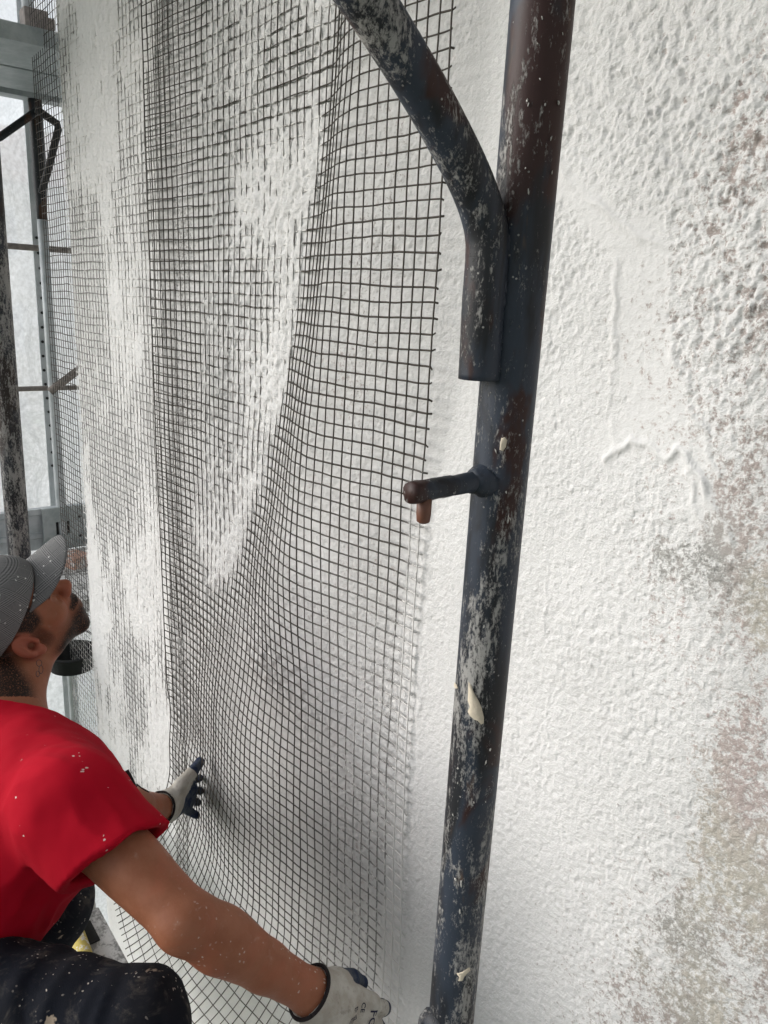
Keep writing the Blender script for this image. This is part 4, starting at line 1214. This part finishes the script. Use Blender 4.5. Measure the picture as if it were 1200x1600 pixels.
palm = [(hp_(0.02, s0 * 0.62, 0), hp_(0.098 - 0.10 * abs(s0 - 0.008), s0, 0.003), 0.0175, 0.0150) for s0 in (0.031, 0.0105, -0.0105, -0.030)]
palm.append((hp_(0.03, 0.012, -0.008), hp_(0.07, -0.01, -0.006), 0.020, 0.018))
lo, hi = bounds([hp_(0, 0, 0), hp_(0.2, 0, 0)], 0.085)
pf = lambda V: np.clip(0.5 - ((V - RWR) @ Nb) / 0.018 + 0.9 * sstep(0.150, 0.165, (V - RWR) @ D) - 0.8 * sstep(0.05, 0.02, (V - RWR) @ D), 0, 1)
arm_d = unit(RWR - RE)
rg, GV, GF = glove('glove', chains, palm, ((RWR - arm_d * 0.008, 0.0370), (hp_(0.035, 0, 0), 0.0360)), Nb, lo, hi, pf, RWR)
rg['label'] = 'pale knitted glove with dark hem and printed marks'
gb = BVHTree.FromPolygons(GV.tolist(), GF.tolist())
def print_on_glove(name, V2, F2, px, py, size, dirpx):
    """lay flat print on the back of the glove; (px, py) picks the spot, dirpx the reading direction"""
    d = Vector(RW @ ray_c(px, py)).normalized()
    hit = gb.ray_cast(Vector(CAM), d)
    if hit[0] is None: return
    c = np.array(hit[0]); n = np.array(hit[1])
    e1 = DIR(dirpx[0], -dirpx[1], 0); e1 = unit(e1 - (e1 @ n) * n); e2 = np.cross(n, e1)
    pts = []
    for x, y in V2:
        p = c + e1 * x * size + e2 * y * size
        h = gb.ray_cast(Vector(p + n * 0.02), Vector(-n))
        pts.append((np.array(h[0]) if h[0] is not None else p) + n * 0.0005)
    link(name, mesh_np(name, np.array(pts), F2, M['ink'], False), rg)
def text_geo(s):
    cu = bpy.data.curves.new('print', 'FONT'); cu.body = s; cu.align_x = 'CENTER'; cu.align_y = 'CENTER'; cu.resolution_u = 3; cu.offset = 0.015
    ob = bpy.data.objects.new('print', cu); COL.objects.link(ob)
    dg = bpy.context.evaluated_depsgraph_get(); me = ob.evaluated_get(dg).to_mesh()
    bm = bmesh.new(); bm.from_mesh(me)
    bmesh.ops.triangulate(bm, faces=bm.faces[:])
    bmesh.ops.subdivide_edges(bm, edges=[e for e in bm.edges if e.calc_length() > 0.25], cuts=1)
    bmesh.ops.triangulate(bm, faces=bm.faces[:])
    V2 = [(v.co.x, v.co.y) for v in bm.verts]; bm.verts.index_update(); F2 = [[v.index for v in f.verts] for f in bm.faces]
    bm.free(); ob.evaluated_get(dg).to_mesh_clear(); bpy.data.objects.remove(ob); bpy.data.curves.remove(cu)
    return V2, F2
def frame_geo(w, h, t, bars):
    V2, F2 = [], []
    def rect(x0, y0, x1, y1):
        k = len(V2); V2.extend([(x0, y0), (x1, y0), (x1, y1), (x0, y1)]); F2.append([k, k + 1, k + 2, k + 3])
    rect(-w, -h, w, -h + t); rect(-w, h - t, w, h); rect(-w, -h + t, -w + t, h - t); rect(w - t, -h + t, w, h - t)
    for i in range(bars):
        y = -h + 2 * h * (i + 1) / (bars + 1); rect(-w * 0.7, y - t * 0.5, w * 0.7, y + t * 0.5)
    return V2, F2
rd = (-0.50, 0.86)
try:
    V2, F2 = text_geo('FG'); print_on_glove('printed_letters', V2, F2, 582, 1592, 0.021, rd)
    V2, F2 = text_geo('CE'); print_on_glove('printed_letters', V2, F2, 567, 1574, 0.0115, rd)
    V2, F2 = frame_geo(0.5, 0.34, 0.07, 3); print_on_glove('printed_box', V2, F2, 556, 1584, 0.017, rd)
    V2, F2 = frame_geo(0.42, 0.36, 0.08, 1); print_on_glove('printed_box', V2, F2, 549, 1597, 0.015, rd)
except Exception as ex:
    print('print skipped', ex)
# left hand: splayed on the mesh, thumb up
LC_ = P(281, 1243, 1.985)
ltips = [(P(312, 1216, 2.07), 0.006), (P(313, 1236, 2.085), 0.004), (P(309, 1254, 2.08), 0.0), (P(307, 1274, 2.035), 0.0)]
lkn_ = [P(297, 1222, 2.005), P(299, 1233, 2.02), P(297, 1247, 2.025), P(291, 1261, 2.01)]
chains = []
for (tip, b), kn in zip(ltips, lkn_):
    m = (kn + tip) / 2 + np.array([0.0, -0.008, 0.004])
    chains.append([(kn, 0.0120), (m, 0.0110), (tip, 0.0098)])
tbase = P(283, 1226, 1.965); tmid = P(299, 1208, 1.985); ttip = P(312, 1191, 2.005)
chains.append([(tbase, 0.0190), (tmid, 0.0150), (ttip, 0.0128)])
palm = [(LW + (LC_ - LW) * 0.4, k, 0.020, 0.015) for k in lkn_] + [(LW + (LC_ - LW) * 0.3, tbase, 0.022, 0.017)]
lo, hi = bounds([LW] + [t[0] for t in ltips] + [ttip], 0.06)
la = unit(LW - LE)
lback = DIR(-0.55, 0.45, -0.2)
pf2 = lambda V: np.clip(0.40 - ((V - (LC_ + DIR(0.1, 0, 0) * 0.008)) @ lback) / 0.03, 0, 1) * sstep(0.028, 0.04, (V - LW) @ la) + 0.8 * sstep(0.028, 0.022, np.linalg.norm(V - (ttip * 0.7 + tmid * 0.3), axis=1))
lg, _, _ = glove('glove', chains, palm, ((LW - la * 0.012, 0.0385), (LW + la * 0.035, 0.036)), lback, lo, hi, pf2, LW)
lg['label'] = 'beige glove with dark blue coated palm and thumb'
# frayed black cord on the left forearm beside the sleeve
fc = P(207, 1238, 1.62)
for k in range(9):
    a = fc + np.array([random.uniform(-0.01, 0.01), random.uniform(-0.01, 0.01), random.uniform(-0.03, 0.015)])
    e = a + RW @ np.array([random.uniform(0.012, 0.030), random.uniform(-0.02, 0.022), -0.004])
    mpt = (a + e) / 2 + np.array([0, 0, random.uniform(-0.006, 0.008)])
    V, F = tube_np(bez([a, mpt, e], 5), 0.0016, 4)
    link('frayed_thread', mesh_np('frayed_thread', V, F, M['hem'], True), man)
tube('elbow_band', bez([P(196, 1205, 1.60), P(206, 1225, 1.60), P(212, 1245, 1.61), P(213, 1268, 1.62)], 6), 0.007, M['hem'], man, 10)

# ------------------------------------------------------------------ far house and trees beyond the sheeting
hs = thing('house', 'pale house seen faintly through the white sheeting', 'house')
hx, hy = -30.0, 3.5
box('wall', (hx, hy, -0.3), (8, 11, 9.4), M['house'], hs, 0.0)
V = np.array([(hx - 4.6, hy - 6.1, 4.4), (hx + 4.6, hy - 6.1, 4.4), (hx + 4.6, hy + 6.1, 4.4), (hx - 4.6, hy + 6.1, 4.4), (hx, hy - 6.1, 6.6), (hx, hy + 6.1, 6.6)])
link('roof', mesh_np('roof', V, [[0, 1, 4], [1, 2, 5, 4], [2, 3, 5], [3, 0, 4, 5], [3, 2, 1, 0]], M['roof'], False), hs)
for zi in (-2.6, 0.2, 3.0):
    for yi in (-4, -1.4, 1.4, 4):
        w = box('window', (hx + 4.02, hy + yi, zi), (0.1, 1.1, 1.4), M['galvl'], hs, 0.0)
        for s in (-1, 1): box('pane', (hx + 4.075, hy + yi + s * 0.26, zi), (0.03, 0.44, 1.24), M['glass'], w, 0.0)
def tree(x, y, top, rad, label, seed):
    r_ = np.random.default_rng(seed)
    t = thing('tree', label, 'tree', 'trees beyond the sheeting')
    zc = top - rad
    tube('trunk', [(x, y, -5), (x + 0.05, y, -3.5), (x - 0.05, y + 0.1, zc)], [0.22, 0.17, 0.06], M['bark'], t, 10)
    n = 2600
    c = r_.normal(size=(14, 3)); c /= np.linalg.norm(c, axis=1)[:, None]; c *= rad * r_.uniform(0.3, 0.85, (14, 1))
    p = c[r_.integers(0, 14, n)] + r_.normal(size=(n, 3)) * rad * 0.24
    p += np.array([x, y, zc])
    a = r_.normal(size=(n, 3)); a /= np.linalg.norm(a, axis=1)[:, None]
    b = np.cross(a, r_.normal(size=(n, 3))); b /= np.linalg.norm(b, axis=1)[:, None]
    s = r_.uniform(0.06, 0.13, (n, 1))
    V = np.stack([p - a * s, p + b * s * 0.5, p + a * s, p - b * s * 0.5], 1).reshape(-1, 3)
    link('crown', mesh_np('crown', V, np.arange(4 * n).reshape(-1, 4), M['leaf'], False), t)
for i, (x, y, tp, rd_) in enumerate(((-12.5, 2.6, -0.3, 1.6), (-11.5, 0.2, -1.2, 1.5))):
    tree(x, y, tp, rd_, ('green tree low behind the sheeting near the wall corner', 'lower green tree behind the sheeting left of the other tree')[i], 100 + i)
